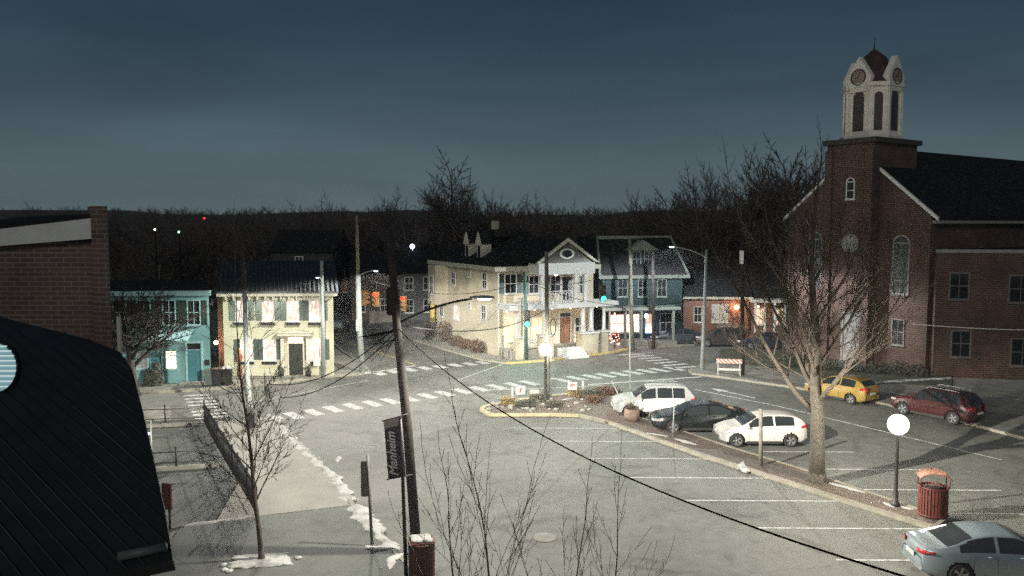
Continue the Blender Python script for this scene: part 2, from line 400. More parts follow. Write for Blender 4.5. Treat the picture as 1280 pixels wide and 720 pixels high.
# stones and plants in the median tip
b = MB()
for i in range(38):
    t = rs.random(); x = 610 + t * 130; y = rs.uniform(503 - t * 8, 515); c = G(x, y, .12)
    b.ball((c.x, c.y, .14), rs.uniform(.08, .2), 1, 1, .6, 7, .25, rs)
tag(b.build('bed_stones', STONE), 'pale rocks edging the planting bed at the median tip', 'rocks', kind='stuff')
def clump(name, x, y, h, w, m, label, n=160):
    c = G(x, y, .12); r0 = root(name, c, 0, label, 'shrub', 'low winter shrubs in the median bed')
    b = MB()
    for i in range(n):
        a = rs.uniform(0, 6.28); q = rs.random() ** .5 * w; L = h * rs.uniform(.6, 1.1); dr = Vector((math.cos(a), math.sin(a), 0))
        p = dr * q * .5
        b.tube([p, p + dr * q * .4 + Vector((0, 0, L * .7)), p + dr * q * .9 + Vector((0, 0, L))], [.012, .009, .004], 3, False)
    b.build('stems', m, r0)
    lf = MB()
    for i in range(n * 3):
        a = rs.uniform(0, 6.28); q = rs.random() ** .5 * w; z = h * rs.random() * (1 - .5 * (q / w) ** 2)
        p = Vector((math.cos(a) * q, math.sin(a) * q, z)); u = Vector((rs.uniform(-1, 1), rs.uniform(-1, 1), rs.uniform(-1, 1))).normalized() * .06
        v = Vector((rs.uniform(-1, 1), rs.uniform(-1, 1), rs.uniform(-1, 1))).normalized() * .05
        lf.add([p - u, p + v, p + u, p - v], [(0, 1, 2, 3)])
    lf.build('dry_leaves', m, r0)
DRY = mat('dry_grass', (.20, .15, .07), .9, .3, 5); OLIVE = mat('olive_leaves', (.06, .062, .045), .9, .3, 5); REDDY = mat('brown_leaves', (.10, .06, .04), .9, .3, 5)
for i, (x, y, h, w, m, l) in enumerate([(635, 505, .55, .5, DRY, 'straw coloured grass clump by the left white stake'), (657, 508, .45, .7, OLIVE, 'olive shrub left of the wooden pole in the bed'),
        (674, 500, .5, .7, OLIVE, 'dull green shrub at the foot of the wooden pole'), (692, 508, .4, .6, OLIVE, 'low green shrub right of the wooden pole'),
        (720, 495, .55, .55, DRY, 'straw grass clump left of the right white stake'), (737, 496, .6, .7, OLIVE, 'rounded shrub right of the right white stake'),
        (757, 492, .6, .8, REDDY, 'dark brown shrub nearest the white SUV bonnet'), (742, 502, .5, .6, REDDY, 'small brown shrub behind the leaning plank')]):
    clump('shrub', x, y, h * .75, w * .85, m, l)

# ---------------------------------------------------------------- trees
def grow(tb, cb, p, d, L, r, lvl, mx, rnd, P):
    segs = 5 if lvl == 0 else (4 if lvl < 3 else 3)
    pts = [p]; rsd = [r]; q = p.copy(); dd = d.copy()
    for i in range(segs):
        dd = (dd + Vector((rnd.uniform(-1, 1), rnd.uniform(-1, 1), rnd.uniform(-1, 1))) * P['wob'] + Vector((0, 0, P['up'] * (.4 + .2 * lvl)))).normalized()
        q = q + dd * L / segs; pts.append(q.copy()); rsd.append(max(P['rmin'], r * (1 - (i + 1) / segs * (1 - P['tip']))))
    b = tb if lvl == 0 else cb
    b.tube(pts, rsd, [9, 6, 4, 3, 3, 3, 3][lvl], lvl < 2)
    if lvl >= mx: return
    n = P['n'][lvl]
    for k in range(n):
        t = (P['start'] if lvl == 0 else .25) + (1 - (P['start'] if lvl == 0 else .25)) * (k + rnd.random() * .8) / n
        t = min(t, .98); i = min(int(t * segs), segs - 1); f = t * segs - i
        pos = pts[i].lerp(pts[i + 1], f); ax = (pts[i + 1] - pts[i]).normalized()
        side = ax.orthogonal().normalized(); side.rotate(Matrix.Rotation(k * 2.4 + rnd.uniform(-.5, .5), 3, ax))
        an = R(P['ang'] * rnd.uniform(.7, 1.25)) * (1 - .3 * t)
        nd = (ax * math.cos(an) + side * math.sin(an)).normalized()
        rr = rsd[i] + (rsd[i + 1] - rsd[i]) * f
        grow(tb, cb, pos, nd, L * P['len'][lvl] * rnd.uniform(.7, 1.15) * (1.1 - .45 * t), max(P['rmin'], rr * P['rf'] * rnd.uniform(.8, 1)), lvl + 1, mx, rnd, P)
    if lvl > 0 or P.get('lead', True):
        grow(tb, cb, pts[-1], dd, L * .55, rsd[-1], lvl + 1, mx, rnd, P)
def tree(name, loc, label, seed, H, r, mx=4, m1=None, m2=None, group=None, lean=(0, 0), **kw):
    P = dict(wob=.14, up=.05, tip=.45, rmin=.009, start=.35, n=[7, 6, 5, 4, 3], len=[.62, .55, .5, .5, .5], ang=48, rf=.6); P.update(kw)
    o = root(name, loc, 0, label, 'tree', group); rnd = random.Random(seed)
    tb, cb = MB(), MB()
    grow(tb, cb, Vector((0, 0, -.05)), Vector((lean[0], lean[1], 1)).normalized(), H * P.get('tl', .62), r, 0, mx, rnd, P)
    a = [0, 0, 0]
    if P.get('flare', 1):
        tb.tube([(0, 0, -.05), (0, 0, .12), (0, 0, .35)], [r * 1.5, r * 1.2, r * .98], 10)
    tb.build('trunk', m1 or BARK, o); cb.build('crown', m2 or TWIG, o)
    return o
# big tree on the median
tree('bare_tree', G(1021, 601, .12), 'large bare tree with thick pale trunk on the median by the lamp', 11, 13.5, .33, 5, BARK, TWIG, start=.33, tl=.50, n=[11, 5, 5, 4, 3], len=[.82, .52, .5, .5, .5], ang=50, up=.10, rmin=.008, wob=.12, rf=.5)
tree('bare_tree', G(327, 699, .12), 'slender young bare tree standing in a square of snow', 4, 8.4, .085, 4, BARKL, BARKL, start=.32, n=[13, 5, 4, 3], len=[.38, .5, .5, .5], ang=48, up=.04, rmin=.0065, rf=.5, lean=(-.02, .0), tip=.35, wob=.05)
BARKK = mat('sooty_bark', (.022, .018, .016), .95, .3, 3)
tree('bare_tree', G(168, 493, .1), 'dark bare tree in front of the pale blue house', 21, 7.6, .3, 4, BARKK, BARKK, start=.42, tl=.5, n=[11, 8, 6, 5], len=[.85, .6, .5, .5], ang=58, up=.03, rmin=.017)
for (x, d, H, s, lab, ln) in [(632, 15.5, 6.6, 31, 'bare young tree rising from the lower edge, central one', (0, 0)), (590, 15.2, 5.6, 32, 'bare young tree at the lower edge nearest the slatted bin', (-.04, 0)),
                          (695, 14.6, 5.3, 33, 'bare young tree at the lower edge right of the central one', (.10, 0)), (748, 15.0, 5.2, 34, 'rightmost bare young tree rising from the lower edge', (.03, 0))]:
    X = (x - 640) / FP * d
    tree('bare_tree', (X, d, 0), lab, s, H, .045, 3, BARKL, BARKL, start=.5, n=[4, 4, 3], len=[.66, .5, .45], ang=34, up=.08, rmin=.0045, rf=.5, lean=ln, wob=.1)

# background wood
BG = []
for k, (H, an, st) in enumerate([(13, 46, .25), (11, 55, .22), (15, 38, .3), (12, 50, .28)]):
    o = tree('background_tree', (0, 400 + k * 8, 0), 'bare dark tree in the wooded belt beyond the houses', 50 + k, H, .22, 4, BARKD, BARKD, 'bare trees in the wooded belt', start=st, n=[9, 7, 5, 4], ang=an, rmin=.022, up=.05)
    BG.append(o)
rb = random.Random(8); used = 0
def place_bg(x, ytop, d, lab=None, grp=None):
    global used
    X = (x - 640) / FP * d; zt = CH + (280 - ytop) / FP * d
    k = (1 if lab else rb.randrange(4)) if used >= 4 else used
    base = 0.6 * max(0, (d - 75) / 25)
    s = max(.5, (zt - base) / [15.0, 12.6, 17, 13.8][k]); sw = s * rb.uniform(1.15, 1.7)
    if used < 4: o = BG[k]; o.location = (X, d, base); o.rotation_euler = (0, 0, rb.uniform(0, 6)); o.scale = (sw, sw, s)
    else: o = dup(BG[k], (X, d, base), rb.uniform(0, 6), BG[0]['label'], (sw, sw, s))
    if lab: o['label'] = lab; del o['group']
    used += 1
TOP = [(130, 268), (200, 276), (280, 270), (360, 268), (430, 250), (500, 246), (520, 235), (620, 238), (680, 258), (760, 262), (820, 250), (860, 228), (900, 215), (960, 196), (1000, 205), (1030, 215)]
def top_at(x):
    for (a, b), (c, d) in zip(TOP, TOP[1:]):
        if a <= x <= c: return b + (d - b) * (x - a) / (c - a)
    return 262
for i in range(4): place_bg([455, 885, 980, 330][i], [247, 222, 190, 272][i], [100, 92, 90, 95][i])
place_bg(572, 198, 100, 'tallest bare tree spreading above the belt behind the cream house')
place_bg(1003, 186, 88, 'tall thin bare tree rising just left of the church tower')
for i in range(110):
    x = 60 + (i + rb.random()) / 110 * 1010
    d = rb.uniform(92, 150) if not 395 < x < 500 else rb.uniform(120, 165)
    place_bg(x, top_at(x) + rb.uniform(-6, 26), d)
# distant hills and woods
hb = MB(); NX = 60; vs = []; fs = []
for j, (yy, hz) in enumerate([(130, 0), (170, 3.5), (230, 6), (330, 10.5), (480, 16), (700, 19), (880, 14)]):
    for i in range(NX + 1):
        X = -700 + 1600 * i / NX
        vs.append((X, yy, hz * (1 + .1 * math.sin(i * .7 + j) + .08 * math.sin(i * 1.9)) - .02))
for j in range(6):
    for i in range(NX):
        a = j * (NX + 1) + i; fs.append((a, a + 1, a + NX + 2, a + NX + 1))
hb.add(vs, fs, True); struct('hills', hb, mat('wooded_hill', (.085, .07, .06), .95, .3, .05))
wb = MB(); rw = random.Random(2)
for i in range(1500):
    d = rw.uniform(160, 430); X = rw.uniform(-.62, .48) * d; z0 = max(0, (d - 130) / 30); H = rw.uniform(4.5, 8.5)
    p = Vector((X, d, z0)); wb.tube([p, p + Vector((rw.uniform(-.6, .6), 0, H * .5)), p + Vector((rw.uniform(-1, 1), 0, H))], [.3, .2, .05], 3, False)
    for k in range(14):
        t = rw.uniform(.25, .95); q = p + Vector((0, 0, H * t)); a = rw.uniform(0, 6.28); L = H * rw.uniform(.2, .42)
        e = q + Vector((math.cos(a) * L * .7, math.sin(a) * L * .7, L * .8)); wb.tube([q, e], [.1, .03], 3, False)
        for w in range(2):
            f = e + Vector((rw.uniform(-1, 1), rw.uniform(-1, 1), rw.uniform(0, 1))) * L * .5; wb.tube([q.lerp(e, .5), f], [.06, .03], 3, False)
tag(wb.build('distant_wood', BARKD), 'far dark bare woodland on the hills', 'wood', kind='stuff')

# ---------------------------------------------------------------- frames for buildings
class Fr:
    """local X along the facade, local Y into the building"""
    def __init__(s, O, ang): s.O = Vector((O[0], O[1], 0)); s.a = ang; s.M = Matrix.Translation(s.O) @ Matrix.Rotation(ang, 4, 'Z'); s.I = s.M.inverted()
    def front(s, px, py, yl=0.0):
        o = s.I @ CAM; d = s.I.to_3x3() @ ray(px, py); t = (yl - o.y) / d.y; p = o + d * t; return p.x, p.z
    def side(s, px, py, xl=0.0):
        o = s.I @ CAM; d = s.I.to_3x3() @ ray(px, py); t = (xl - o.x) / d.x; p = o + d * t; return p.y, p.z
def mapper(face, W=0):
    return {'front': lambda a, o, z: (a, -o, z), 'left': lambda a, o, z: (-o, a, z), 'right': lambda a, o, z: (W + o, a, z)}[face]
def fbox(b, mp, a0, a1, o0, o1, z0, z1):
    vs = [mp(a, o, z) for z in (z0, z1) for o in (o0, o1) for a in (a0, a1)]
    return b.add(vs, [(0, 2, 3, 1), (4, 5, 7, 6), (0, 1, 5, 4), (1, 3, 7, 5), (3, 2, 6, 7), (2, 0, 4, 6)])
def window(r0, mp, a, z0, w, h, frame=None, pane=None, shutter=None, sill=True, bars=(1, 1), fw=.07, off=0, arch=False, box=None):
    frame = frame or WHITE; pane = pane or GLASS
    b = MB(); x0, x1 = a - w / 2, a + w / 2; z1 = z0 + h
    fbox(b, mp, x0 - fw, x0, off, off + .07, z0 - fw, z1 + fw); fbox(b, mp, x1, x1 + fw, off, off + .07, z0 - fw, z1 + fw)
    fbox(b, mp, x0, x1, off, off + .068, z1, z1 + fw); fbox(b, mp, x0, x1, off, off + .068, z0 - fw, z0)
    for i in range(bars[0]): x = x0 + w * (i + 1) / (bars[0] + 1); fbox(b, mp, x - .018, x + .018, off, off + .045, z0, z1)
    for i in range(bars[1]): z = z0 + h * (i + 1) / (bars[1] + 1); fbox(b, mp, x0, x1, off, off + .052, z - .028, z + .028)
    if arch:
        n = 12
        for i in range(n):
            t0, t1 = math.pi * i / n, math.pi * (i + 1) / n; vs = []
            for o in (off, off + .07):
                for rr in (w / 2, w / 2 + fw):
                    for t in (t0, t1): vs.append(mp(a + rr * math.cos(t), o, z1 + rr * math.sin(t)))
            b.add(vs, [(0, 1, 3, 2), (4, 6, 7, 5), (2, 3, 7, 6), (0, 4, 5, 1)])
    f = b.build('window', frame, r0)
    pb = MB(); fbox(pb, mp, x0, x1, off, off + .02, z0, z1)
    if arch:
        pts = [mp(a + w / 2 * math.cos(math.pi * i / 12), off + .02, z1 + w / 2 * math.sin(math.pi * i / 12)) for i in range(13)]
        pb.add(pts, [tuple(range(13))])
    pb.build('pane', pane, f)
    if sill: sb = MB(); fbox(sb, mp, x0 - .12, x1 + .12, off, off + .13, z0 - fw - .07, z0 - fw); sb.build('sill', frame, f)
    if box: sb = MB(); fbox(sb, mp, x0 - .1, x1 + .1, off, off + .24, z0 - fw - .25, z0 - fw - .075); sb.build('window_box', box, f)
    if shutter:
        sw = w * .52
        for s_ in (-1, 1):
            sb = MB(); c = a + s_ * (w / 2 + fw + sw / 2 + .02)
            fbox(sb, mp, c - sw / 2, c + sw / 2, off, off + .04, z0 - .03, z1 + .03)
            nl = int(h / .11)
            for i in range(nl): zz = z0 + h * (i + .5) / nl; fbox(sb, mp, c - sw / 2 + .04, c + sw / 2 - .04, off + .04, off + .055, zz - .03, zz + .02)
            sb.build('shutter', shutter, f)
    return f
def door(r0, mp, a, z0, w, h, m, trim, glass=None, transom=.0, off=0, fw=.1):
    b = MB(); fbox(b, mp, a - w / 2, a + w / 2, off, off + .04, z0, z0 + h)
    for i, zz in enumerate((.12, .52)):
        for s_ in (-1, 1): fbox(b, mp, a + s_ * w * .24 - w * .17, a + s_ * w * .24 + w * .17, off + .04, off + .055, z0 + h * zz, z0 + h * (zz + .34))
    d = b.build('door', m, r0)
    t = MB(); H = h + transom
    fbox(t, mp, a - w / 2 - fw, a - w / 2, off, off + .09, z0, z0 + H + fw); fbox(t, mp, a + w / 2, a + w / 2 + fw, off, off + .09, z0, z0 + H + fw)
    fbox(t, mp, a - w / 2, a + w / 2, off, off + .088, z0 + H, z0 + H + fw)
    if transom: fbox(t, mp, a - w / 2, a + w / 2, off, off + .07, z0 + h, z0 + h + .05)
    t.build('door_frame', trim, d)
    if transom: g = MB(); fbox(g, mp, a - w / 2, a + w / 2, off, off + .02, z0 + h + .05, z0 + H); g.build('transom_pane', glass or GLASS, d)
    k = MB(); p = mp(a + w * .38, off + .09, z0 + 1.0); k.ball(p, .035, n=8); k.build('handle', RIM, d)
    return d
LITC = emit('lit_curtain_window', (1, .86, .74), 1.3)
LITW = emit('warm_lit_window', (1, .82, .52), 3.5)
LITD = emit('dim_lit_window', (1, .7, .45), .5)
def curtain_mat(name, base, e):
    m = emit(name, base, e); nt = m.node_tree; b = nt.nodes['Principled BSDF']
    tc = nt.nodes.new('ShaderNodeTexCoord'); n = nt.nodes.new('ShaderNodeTexNoise'); mp_ = nt.nodes.new('ShaderNodeMapping')
    mp_.inputs['Scale'].default_value = (6, 6, 1.6); n.inputs['Detail'].default_value = 3; n.inputs['Scale'].default_value = 1
    nt.links.new(tc.outputs['Object'], mp_.inputs[0]); nt.links.new(mp_.outputs[0], n.inputs['Vector'])
    mr = nt.nodes.new('ShaderNodeMapRange'); mr.inputs['From Min'].default_value = .38; mr.inputs['From Max'].default_value = .62
    mr.inputs['To Min'].default_value = e * .25; mr.inputs['To Max'].default_value = e * 1.5
    nt.links.new(n.outputs['Fac'], mr.inputs['Value']); nt.links.new(mr.outputs[0], b.inputs['Emission Strength'])
    return m
CURT = curtain_mat('lace_curtain_window', (1, .74, .66), .55)
CURT2 = curtain_mat('shop_window_glow', (1, .75, .5), 2.0)

# ---------------------------------------------------------------- lamp helpers
def lamp_light(kind, name, loc, power, col, size=.2, parent=None):
    l = bpy.data.lights.new(name, kind); l.energy = power; l.color = col
    if kind == 'AREA': l.shape = 'DISK'; l.size = size
    else: l.shadow_soft_size = size
    o = bpy.data.objects.new(name, l); C.objects.link(o); o.location = loc
    if parent is not None: o.parent = parent
    return o
GLOBE = emit('lamp_globe', (1, .93, .78), 260)
def post_lamp(loc, label, m=None):
    o = root('lamp_post', loc, 0, label, 'lamp post', 'globe lamp posts round the square')
    MB().lathe([(.17, 0), (.17, .1), (.11, .16), (.09, .5), (.065, .6), (.05, 2.55), (.09, 2.6), (.11, 2.68), (.07, 2.72)], n=12).build('pole', DKMET, o)
    MB().ball((0, 0, 3.02), .37, 1, 1, 1, 20).build('globe', m or GLOBE, o)
    MB().lathe([(.12, 2.70), (.13, 2.76), (.10, 2.79)], n=12).build('globe_collar', DKMET, o)
    MB().lathe([(.08, 3.37), (.05, 3.41), (.015, 3.50)], n=10).build('finial', DKMET, o)
    return o
post_lamp(G(1119, 632, .12), 'lit globe lamp post on the median beside the slatted bin')
post_lamp(G(681.5, 501, .12), 'lit globe lamp post beside the wooden pole at the median tip')

def pole(name, pts, rs_, m, label, cat='utility pole', group=None):
    o = root(name, pts[0], 0, label, cat, group); p0 = Vector(pts[0])
    MB().tube([Vector(p) - p0 for p in pts], rs_, 12).build('shaft', m, o)
    return o, p0
def cobra(o, p0, a, b, head_dir, power, col, lit=True, r=.035, m=None):
    """curved arm from a to b with a flat luminaire at its end"""
    a = Vector(a) - p0; b = Vector(b) - p0; mid = a.lerp(b, .5) + Vector((0, 0, .28 * (b - a).length * .35))
    pts = [a.lerp(mid, t) * (1 - t) + mid.lerp(b, t) * t for t in [i / 8 for i in range(9)]]
    MB().tube(pts, r, 8).build('arm', m or STEEL, o)
    hd = (b - a); hd.z *= .15; hd.normalize(); ang = math.atan2(hd.y, hd.x)
    M = Matrix.Translation(b) @ Matrix.Rotation(ang, 4, 'Z')
    hb_ = MB(); prof = [(-.08, .05, .05), (.1, .12, .08), (.4, .16, .09), (.62, .12, .07), (.7, .05, .03)]
    vs = []
    for x, w, h in prof: vs += [M @ Vector((x, w * math.cos(t), .02 + h * math.sin(t))) for t in [i * math.pi / 6 for i in range(7)]]
    n = 7; fs = [(i * n + k, i * n + k + 1, (i + 1) * n + k + 1, (i + 1) * n + k) for i in range(4) for k in range(6)]
    fs += [((i) * n, (i + 1) * n, (i + 1) * n + 6, i * n + 6) for i in range(4)] + [tuple(range(7)), tuple(range(4 * n, 5 * n))]
    hb_.add(vs, fs, True); hh = hb_.build('lamp_head', STEEL, o)
    lb = MB(); 
    vs = [M @ Vector((.38 + .24 * math.cos(t), .12 * math.sin(t), .015)) for t in [i * math.pi / 8 for i in range(16)]]
    vs2 = [M @ Vector((.38 + .16 * math.cos(t), .08 * math.sin(t), -.04)) for t in [i * math.pi / 8 for i in range(16)]]
    lb.add(vs + vs2, [(i, (i + 1) % 16, 16 + (i + 1) % 16, 16 + i) for i in range(16)] + [tuple(range(16, 32))], True)
    lb.build('lens', emit('lamp_lens_cool', (.85, .93, 1), 60) if lit else GLASSC, hh)
    if lit:
        p = p0 + M @ Vector((.38, 0, -.12)); l = lamp_light('POINT', 'street_light_beam', p, power, col, .08)
        # road-lighting photometry: intensity rises with angle from straight down, cut off near the horizon
        L_ = l.data; L_.use_nodes = True; nt = L_.node_tree; em = [n for n in nt.nodes if n.type == 'EMISSION'][0]
        tc = nt.nodes.new('ShaderNodeTexCoord'); sx = nt.nodes.new('ShaderNodeSeparateXYZ'); nt.links.new(tc.outputs['Normal'], sx.inputs[0])
        ab = nt.nodes.new('ShaderNodeMath'); ab.operation = 'MULTIPLY'; ab.use_clamp = True; ab.inputs[1].default_value = -1; nt.links.new(sx.outputs[2], ab.inputs[0])
        fc = nt.nodes.new('ShaderNodeFloatCurve'); cv = fc.mapping.curves[0]
        cv.points[0].location = (0, .0); cv.points[1].location = (1, .06)
        for x_, y_ in ((.04, .005), (.14, .25), (.28, 1.0), (.40, .62), (.6, .26), (.8, .115)): cv.points.new(x_, y_)
        fc.mapping.update(); nt.links.new(ab.outputs[0], fc.inputs['Value'])
        # beam dimmed towards the arm and pole, added so they stay dark
        tow = (p0 + a - p).normalized(); dp = nt.nodes.new('ShaderNodeVectorMath'); dp.operation = 'DOT_PRODUCT'
        nt.links.new(tc.outputs['Normal'], dp.inputs[0]); dp.inputs[1].default_value = tow
        mr = nt.nodes.new('ShaderNodeMapRange'); mr.inputs['From Min'].default_value = .78; mr.inputs['From Max'].default_value = .94
        mr.inputs['To Min'].default_value = 1; mr.inputs['To Max'].default_value = .04; nt.links.new(dp.outputs['Value'], mr.inputs['Value'])
        mu = nt.nodes.new('ShaderNodeMath'); mu.operation = 'MULTIPLY'; mu.use_clamp = True; nt.links.new(fc.outputs[0], mu.inputs[0]); nt.links.new(mr.outputs[0], mu.inputs[1])
        nt.links.new(mu.outputs[0], em.inputs['Strength'])
    return hh

# main near pole with arm, transformer and cables
D0 = 25.0
o, p0 = pole('utility_pole', [(-3.0, D0, 0), (-3.25, D0, 4), AT(496, 405, D0), AT(487, 288, D0)], [.165, .15, .13, .11], WOODP, 'leaning brown wooden utility pole with transformer and lamp arm, nearest the camera')
cobra(o, p0, AT(498, 404, D0), AT(590, 373.5, D0), None, 46000, (1, .96, .85), True, .034, DKMET)
q = AT(484, 378, D0) - p0; MB().lathe([(.16, -.42), (.19, -.38), (.19, .34), (.15, .42), (.05, .47)], c=(q.x + .12, q.y + .3, q.z), n=16).build('transformer', mat('rusty_brown_metal', (.022, .016, .014), .7, .3, 4), o)
b = MB()
for k in range(7):
    an = k * .5; a0 = AT(497, 412, D0) - p0; L = .5 + .25 * (k % 3)
    b.tube([a0, a0 + Vector((-.5 - .12 * k, .1, -.25)), a0 + Vector((-.35 - .1 * k, .1, -L)), a0 + Vector((-.1, 0, -.3))], .012, 5)
b.build('cable_loops', CABLE, o)

o, p0 = pole('utility_pole', [G(684.5, 499, .1), G(684.5, 499, .1) + Vector((-.1, 0, 8.7))], [.15, .11], WOODP2, 'wooden pole rising from the planted median tip')
MB().tube([Vector((.3, -.1, 4.3)) + Vector((.16 * math.cos(t), 0, .5 * math.sin(t))) for t in [i * math.pi / 8 for i in range(17)]], .03, 6).build('cable_coil', CABLE, o)
MB().box(.13, .19, -.35, .0, 2.3, 2.9).build('notice', WHITE, o)
g = G(315, 534, .12); o, p0 = pole('utility_pole', [g, AT(309, 470, g.y), AT(305.5, 360, g.y)], [.13, .12, .11], STEEL, 'tall dim pole with pale lower sleeve on the near left pavement')
MB().tube([AT(305.5, 362, g.y) - p0, AT(302, 298, g.y) - p0], [.12, .09], 10).build('upper_shaft', WOODP, o)
MB().box(-.22, .22, -.32, -.14, .05, .75).build('control_box', DKMET, o)
g = G(404.5, 472, .12); o, p0 = pole('street_pole', [g, AT(402, 326, g.y)], [.15, .11], STEEL, 'plain pale grey pole in front of the yellow house')
cobra(o, p0, AT(402, 352, g.y), AT(397.5, 346.5, g.y - 3.2), None, 10000, (1, .97, .86), True)
MB().box(-.62, -.16, -.16, -.14, .8, 1.35).build('notice', WHITE, o)
g = G(453, 465, .12); o, p0 = pole('utility_pole', [g, AT(449, 400, g.y), AT(447.5, 343, g.y)], [.2, .19, .17], STEEL, 'tall pole with pale steel lower sleeve at the far left corner')
MB().tube([AT(447.5, 345, g.y) - p0, AT(446, 270, g.y) - p0], [.13, .1], 10).build('upper_shaft', WOODP2, o)
MB().box(-.35, -.1, -.25, -.02, 2.9, 3.7).build('control_box', STEEL, o)
cobra(o, p0, AT(447.5, 346, g.y), AT(466, 338.5, g.y - 1.5), None, 22000, (1, .97, .9), True)
q = AT(447, 275, g.y) - p0; MB().box(q.x - .9, q.x + .9, q.y - .05, q.y + .05, q.z - .06, q.z + .06).build('crossarm', WOODP, o)
POLE_C = g
g = G(877.5, 462, .12); o, p0 = pole('street_light', [g, AT(880, 400, g.y), AT(883, 312, g.y)], [.15, .13, .09], STEEL, 'pale steel street light pole with long arm and lit head by the barricade', 'street light')
cobra(o, p0, AT(883, 322, g.y), AT(845, 309, g.y + 2), None, 15000, (.9, .96, 1), True)
POLE_R = g
g = G(928, 469, .12); o, p0 = pole('utility_pole', [g, AT(928, 318, g.y)], [.16, .11], WOODP, 'dark wooden pole right of the barricade')
MB().box(-.35, -.13, -.12, .12, 7.6, 8.5).build('control_box', WHITE, o)
g = G(791, 437, .12); o, p0 = pole('utility_pole', [g, AT(787, 298, g.y)], [.17, .12], WOODP2, 'grey wooden pole at the edge of the dark green house')
g = G(817, 436, .12); pole('utility_pole', [g, AT(816, 322, g.y)], [.16, .12], WOODP, 'brown wooden pole before the dark green house porch')
g = G(788, 507, .1); pole('sign_post', [g, AT(786.5, 330, g.y)], [.045, .04], STEEL, 'tall thin pale post beside the white SUV bonnet', 'post')
g = G(658, 450, .1); o, p0 = pole('signal_pole', [g, AT(656, 340, g.y)], [.14, .12], mat('green_pole_paint', (.04, .09, .075), .5, .1, 3), 'dark green signal pole before the cream house porch', 'signal pole')
g = G(951, 582, .12); pole('wooden_post', [g, AT(951, 511, g.y)], [.08, .08], WOODP2, 'square wooden post on the median before the white hatchback', 'post')
g = G(841, 546, .12); o, p0 = pole('sign_post', [g, AT(843, 499, g.y)], [.03, .03], STEEL, 'thin post on the median before the dark sedan', 'post')
g = G(465, 682, .12); o, p0 = pole('sign_post', [g, AT(459.5, 568, g.y)], [.05, .045], mat('dull_post', (.13, .12, .11), .7, .2, 4), 'thin post standing in snow left of the banner', 'post')
MB().box(-.33, -.03, .02, .045, 1.6, 2.75).build('sign_panel', mat('grey_sign_back', (.19, .185, .17), .6, .1, 3), o)
g = G(628, 450, .1); pole('bollard', [g, g + Vector((0, 0, 1.9))], [.09, .09], WOODP2, 'short grey post at the pavement corner below the cream house', 'post')

# banner post
g = G(508, 728, .1); d = g.y
o, p0 = pole('banner_post', [g, AT(503.5, 600, d), AT(500, 521, d)], [.06, .05, .045], DKMET, 'thin dark post carrying a black lettered town banner', 'banner post')
c0, c1, c2, c3 = [AT(x, y, d) - p0 for x, y in ((479.5, 526), (501, 520), (507, 595), (485.5, 599))]
MB().extr([c0, c1, c2, c3], (0, .02, 0)).build('banner', mat('black_banner', (.022, .016, .016), .7, .2, 3), o)
a0 = c0.lerp(c3, .0); MB().extr([c0 + Vector((0, -.012, .0)), c1 + Vector((0, -.012, 0)), c1.lerp(c2, .14) + Vector((0, -.012, 0)), c0.lerp(c3, .14) + Vector((0, -.012, 0))], (0, .01, 0)).build('banner_band', mat('grey_banner_band', (.30, .27, .25), .7, .1, 3), o)
for (u, v) in ((c0, c1), (c3, c2)):
    e = (v - u).normalized(); MB().tube([u - e * .05, v + e * .2], .018, 6).build('banner_arm', DKMET, o)
ft = bpy.data.curves.new('lettering', 'FONT'); ft.body = 'Manheim'; ft.shear = .35; ft.extrude = .004; ft.align_x = 'CENTER'; ft.align_y = 'CENTER'
hgt = (c0 - c3).length; ft.size = hgt * .205; ft.offset = .006
to = bpy.data.objects.new('lettering', ft); C.objects.link(to); to.parent = o; ft.materials.append(WHITE)
upv = (c0 - c3).normalized(); rt = (c1 - c0).normalized()
cen = (c0 + c1 + c2 + c3) / 4 - upv * hgt * .04 + Vector((0, -.02, 0))
yax = Vector((-upv.z, 0, upv.x)); Mx = Matrix((upv, yax, upv.cross(yax))).transposed().to_4x4(); cen += Vector((-.06, -.01, -.10)); bpy.context.view_layer.update(); lm = bpy.data.meshes.new_from_object(to); bpy.data.objects.remove(to)
to = bpy.data.objects.new('lettering', lm); C.objects.link(to); to.parent = o; to.matrix_local = Matrix.Translation(cen) @ Mx

# overhead wires
def wire(p, q, sag, label, r=.018, group=None):
    p, q = Vector(p), Vector(q); b = MB()
    b.tube([p.lerp(q, t) - Vector((0, 0, sag * 4 * t * (1 - t))) for t in [i / 24 for i in range(25)]], r, 6)
    return tag(b.build('overhead_cable', CABLE), label, 'cable', group)
PM = AT(497, 410, D0)
wire(PM, AT(1135, 722, 8.5), .75, 'thick black cable crossing the whole parking area to the lower right', .015)
wire(PM + Vector((-.05, .1, -.1)), AT(350, 497, 30), .55, 'lower of two cables drooping left from the near pole', .017)
wire(PM + Vector((-.05, .1, .05)), AT(335, 480, 30), .6, 'upper of two cables drooping left from the near pole', .017)
wire(PM + Vector((0, 0, .1)), AT(680, 388, 47.5), .6, 'cable from the near pole to the wooden pole at the median tip', .02)
wire(AT(447, 277, POLE_C.y), AT(487, 300, D0), .6, 'high wire from the far left corner pole to the near pole', .012)
wire(AT(447, 345, POLE_C.y), AT(656, 352, 62), 1.1, 'signal span wire before the cream house wall', .02)
wire(AT(656, 350, 62), AT(880, 372, POLE_R.y), 1.2, 'long slack wire sweeping across the dark green house', .02)
wire(AT(740, 350, 60), AT(882, 330, POLE_R.y), .9, 'upper wire running to the lit street light pole', .014)
wire(AT(1140, 405, 50), AT(1330, 413, 47), .1, 'service wire coloured as lit before the church annex wall', .02)['label']
bpy.data.objects['overhead_cable.008'].data.materials[0] = WHITE  # white stands in for light falling on this wire

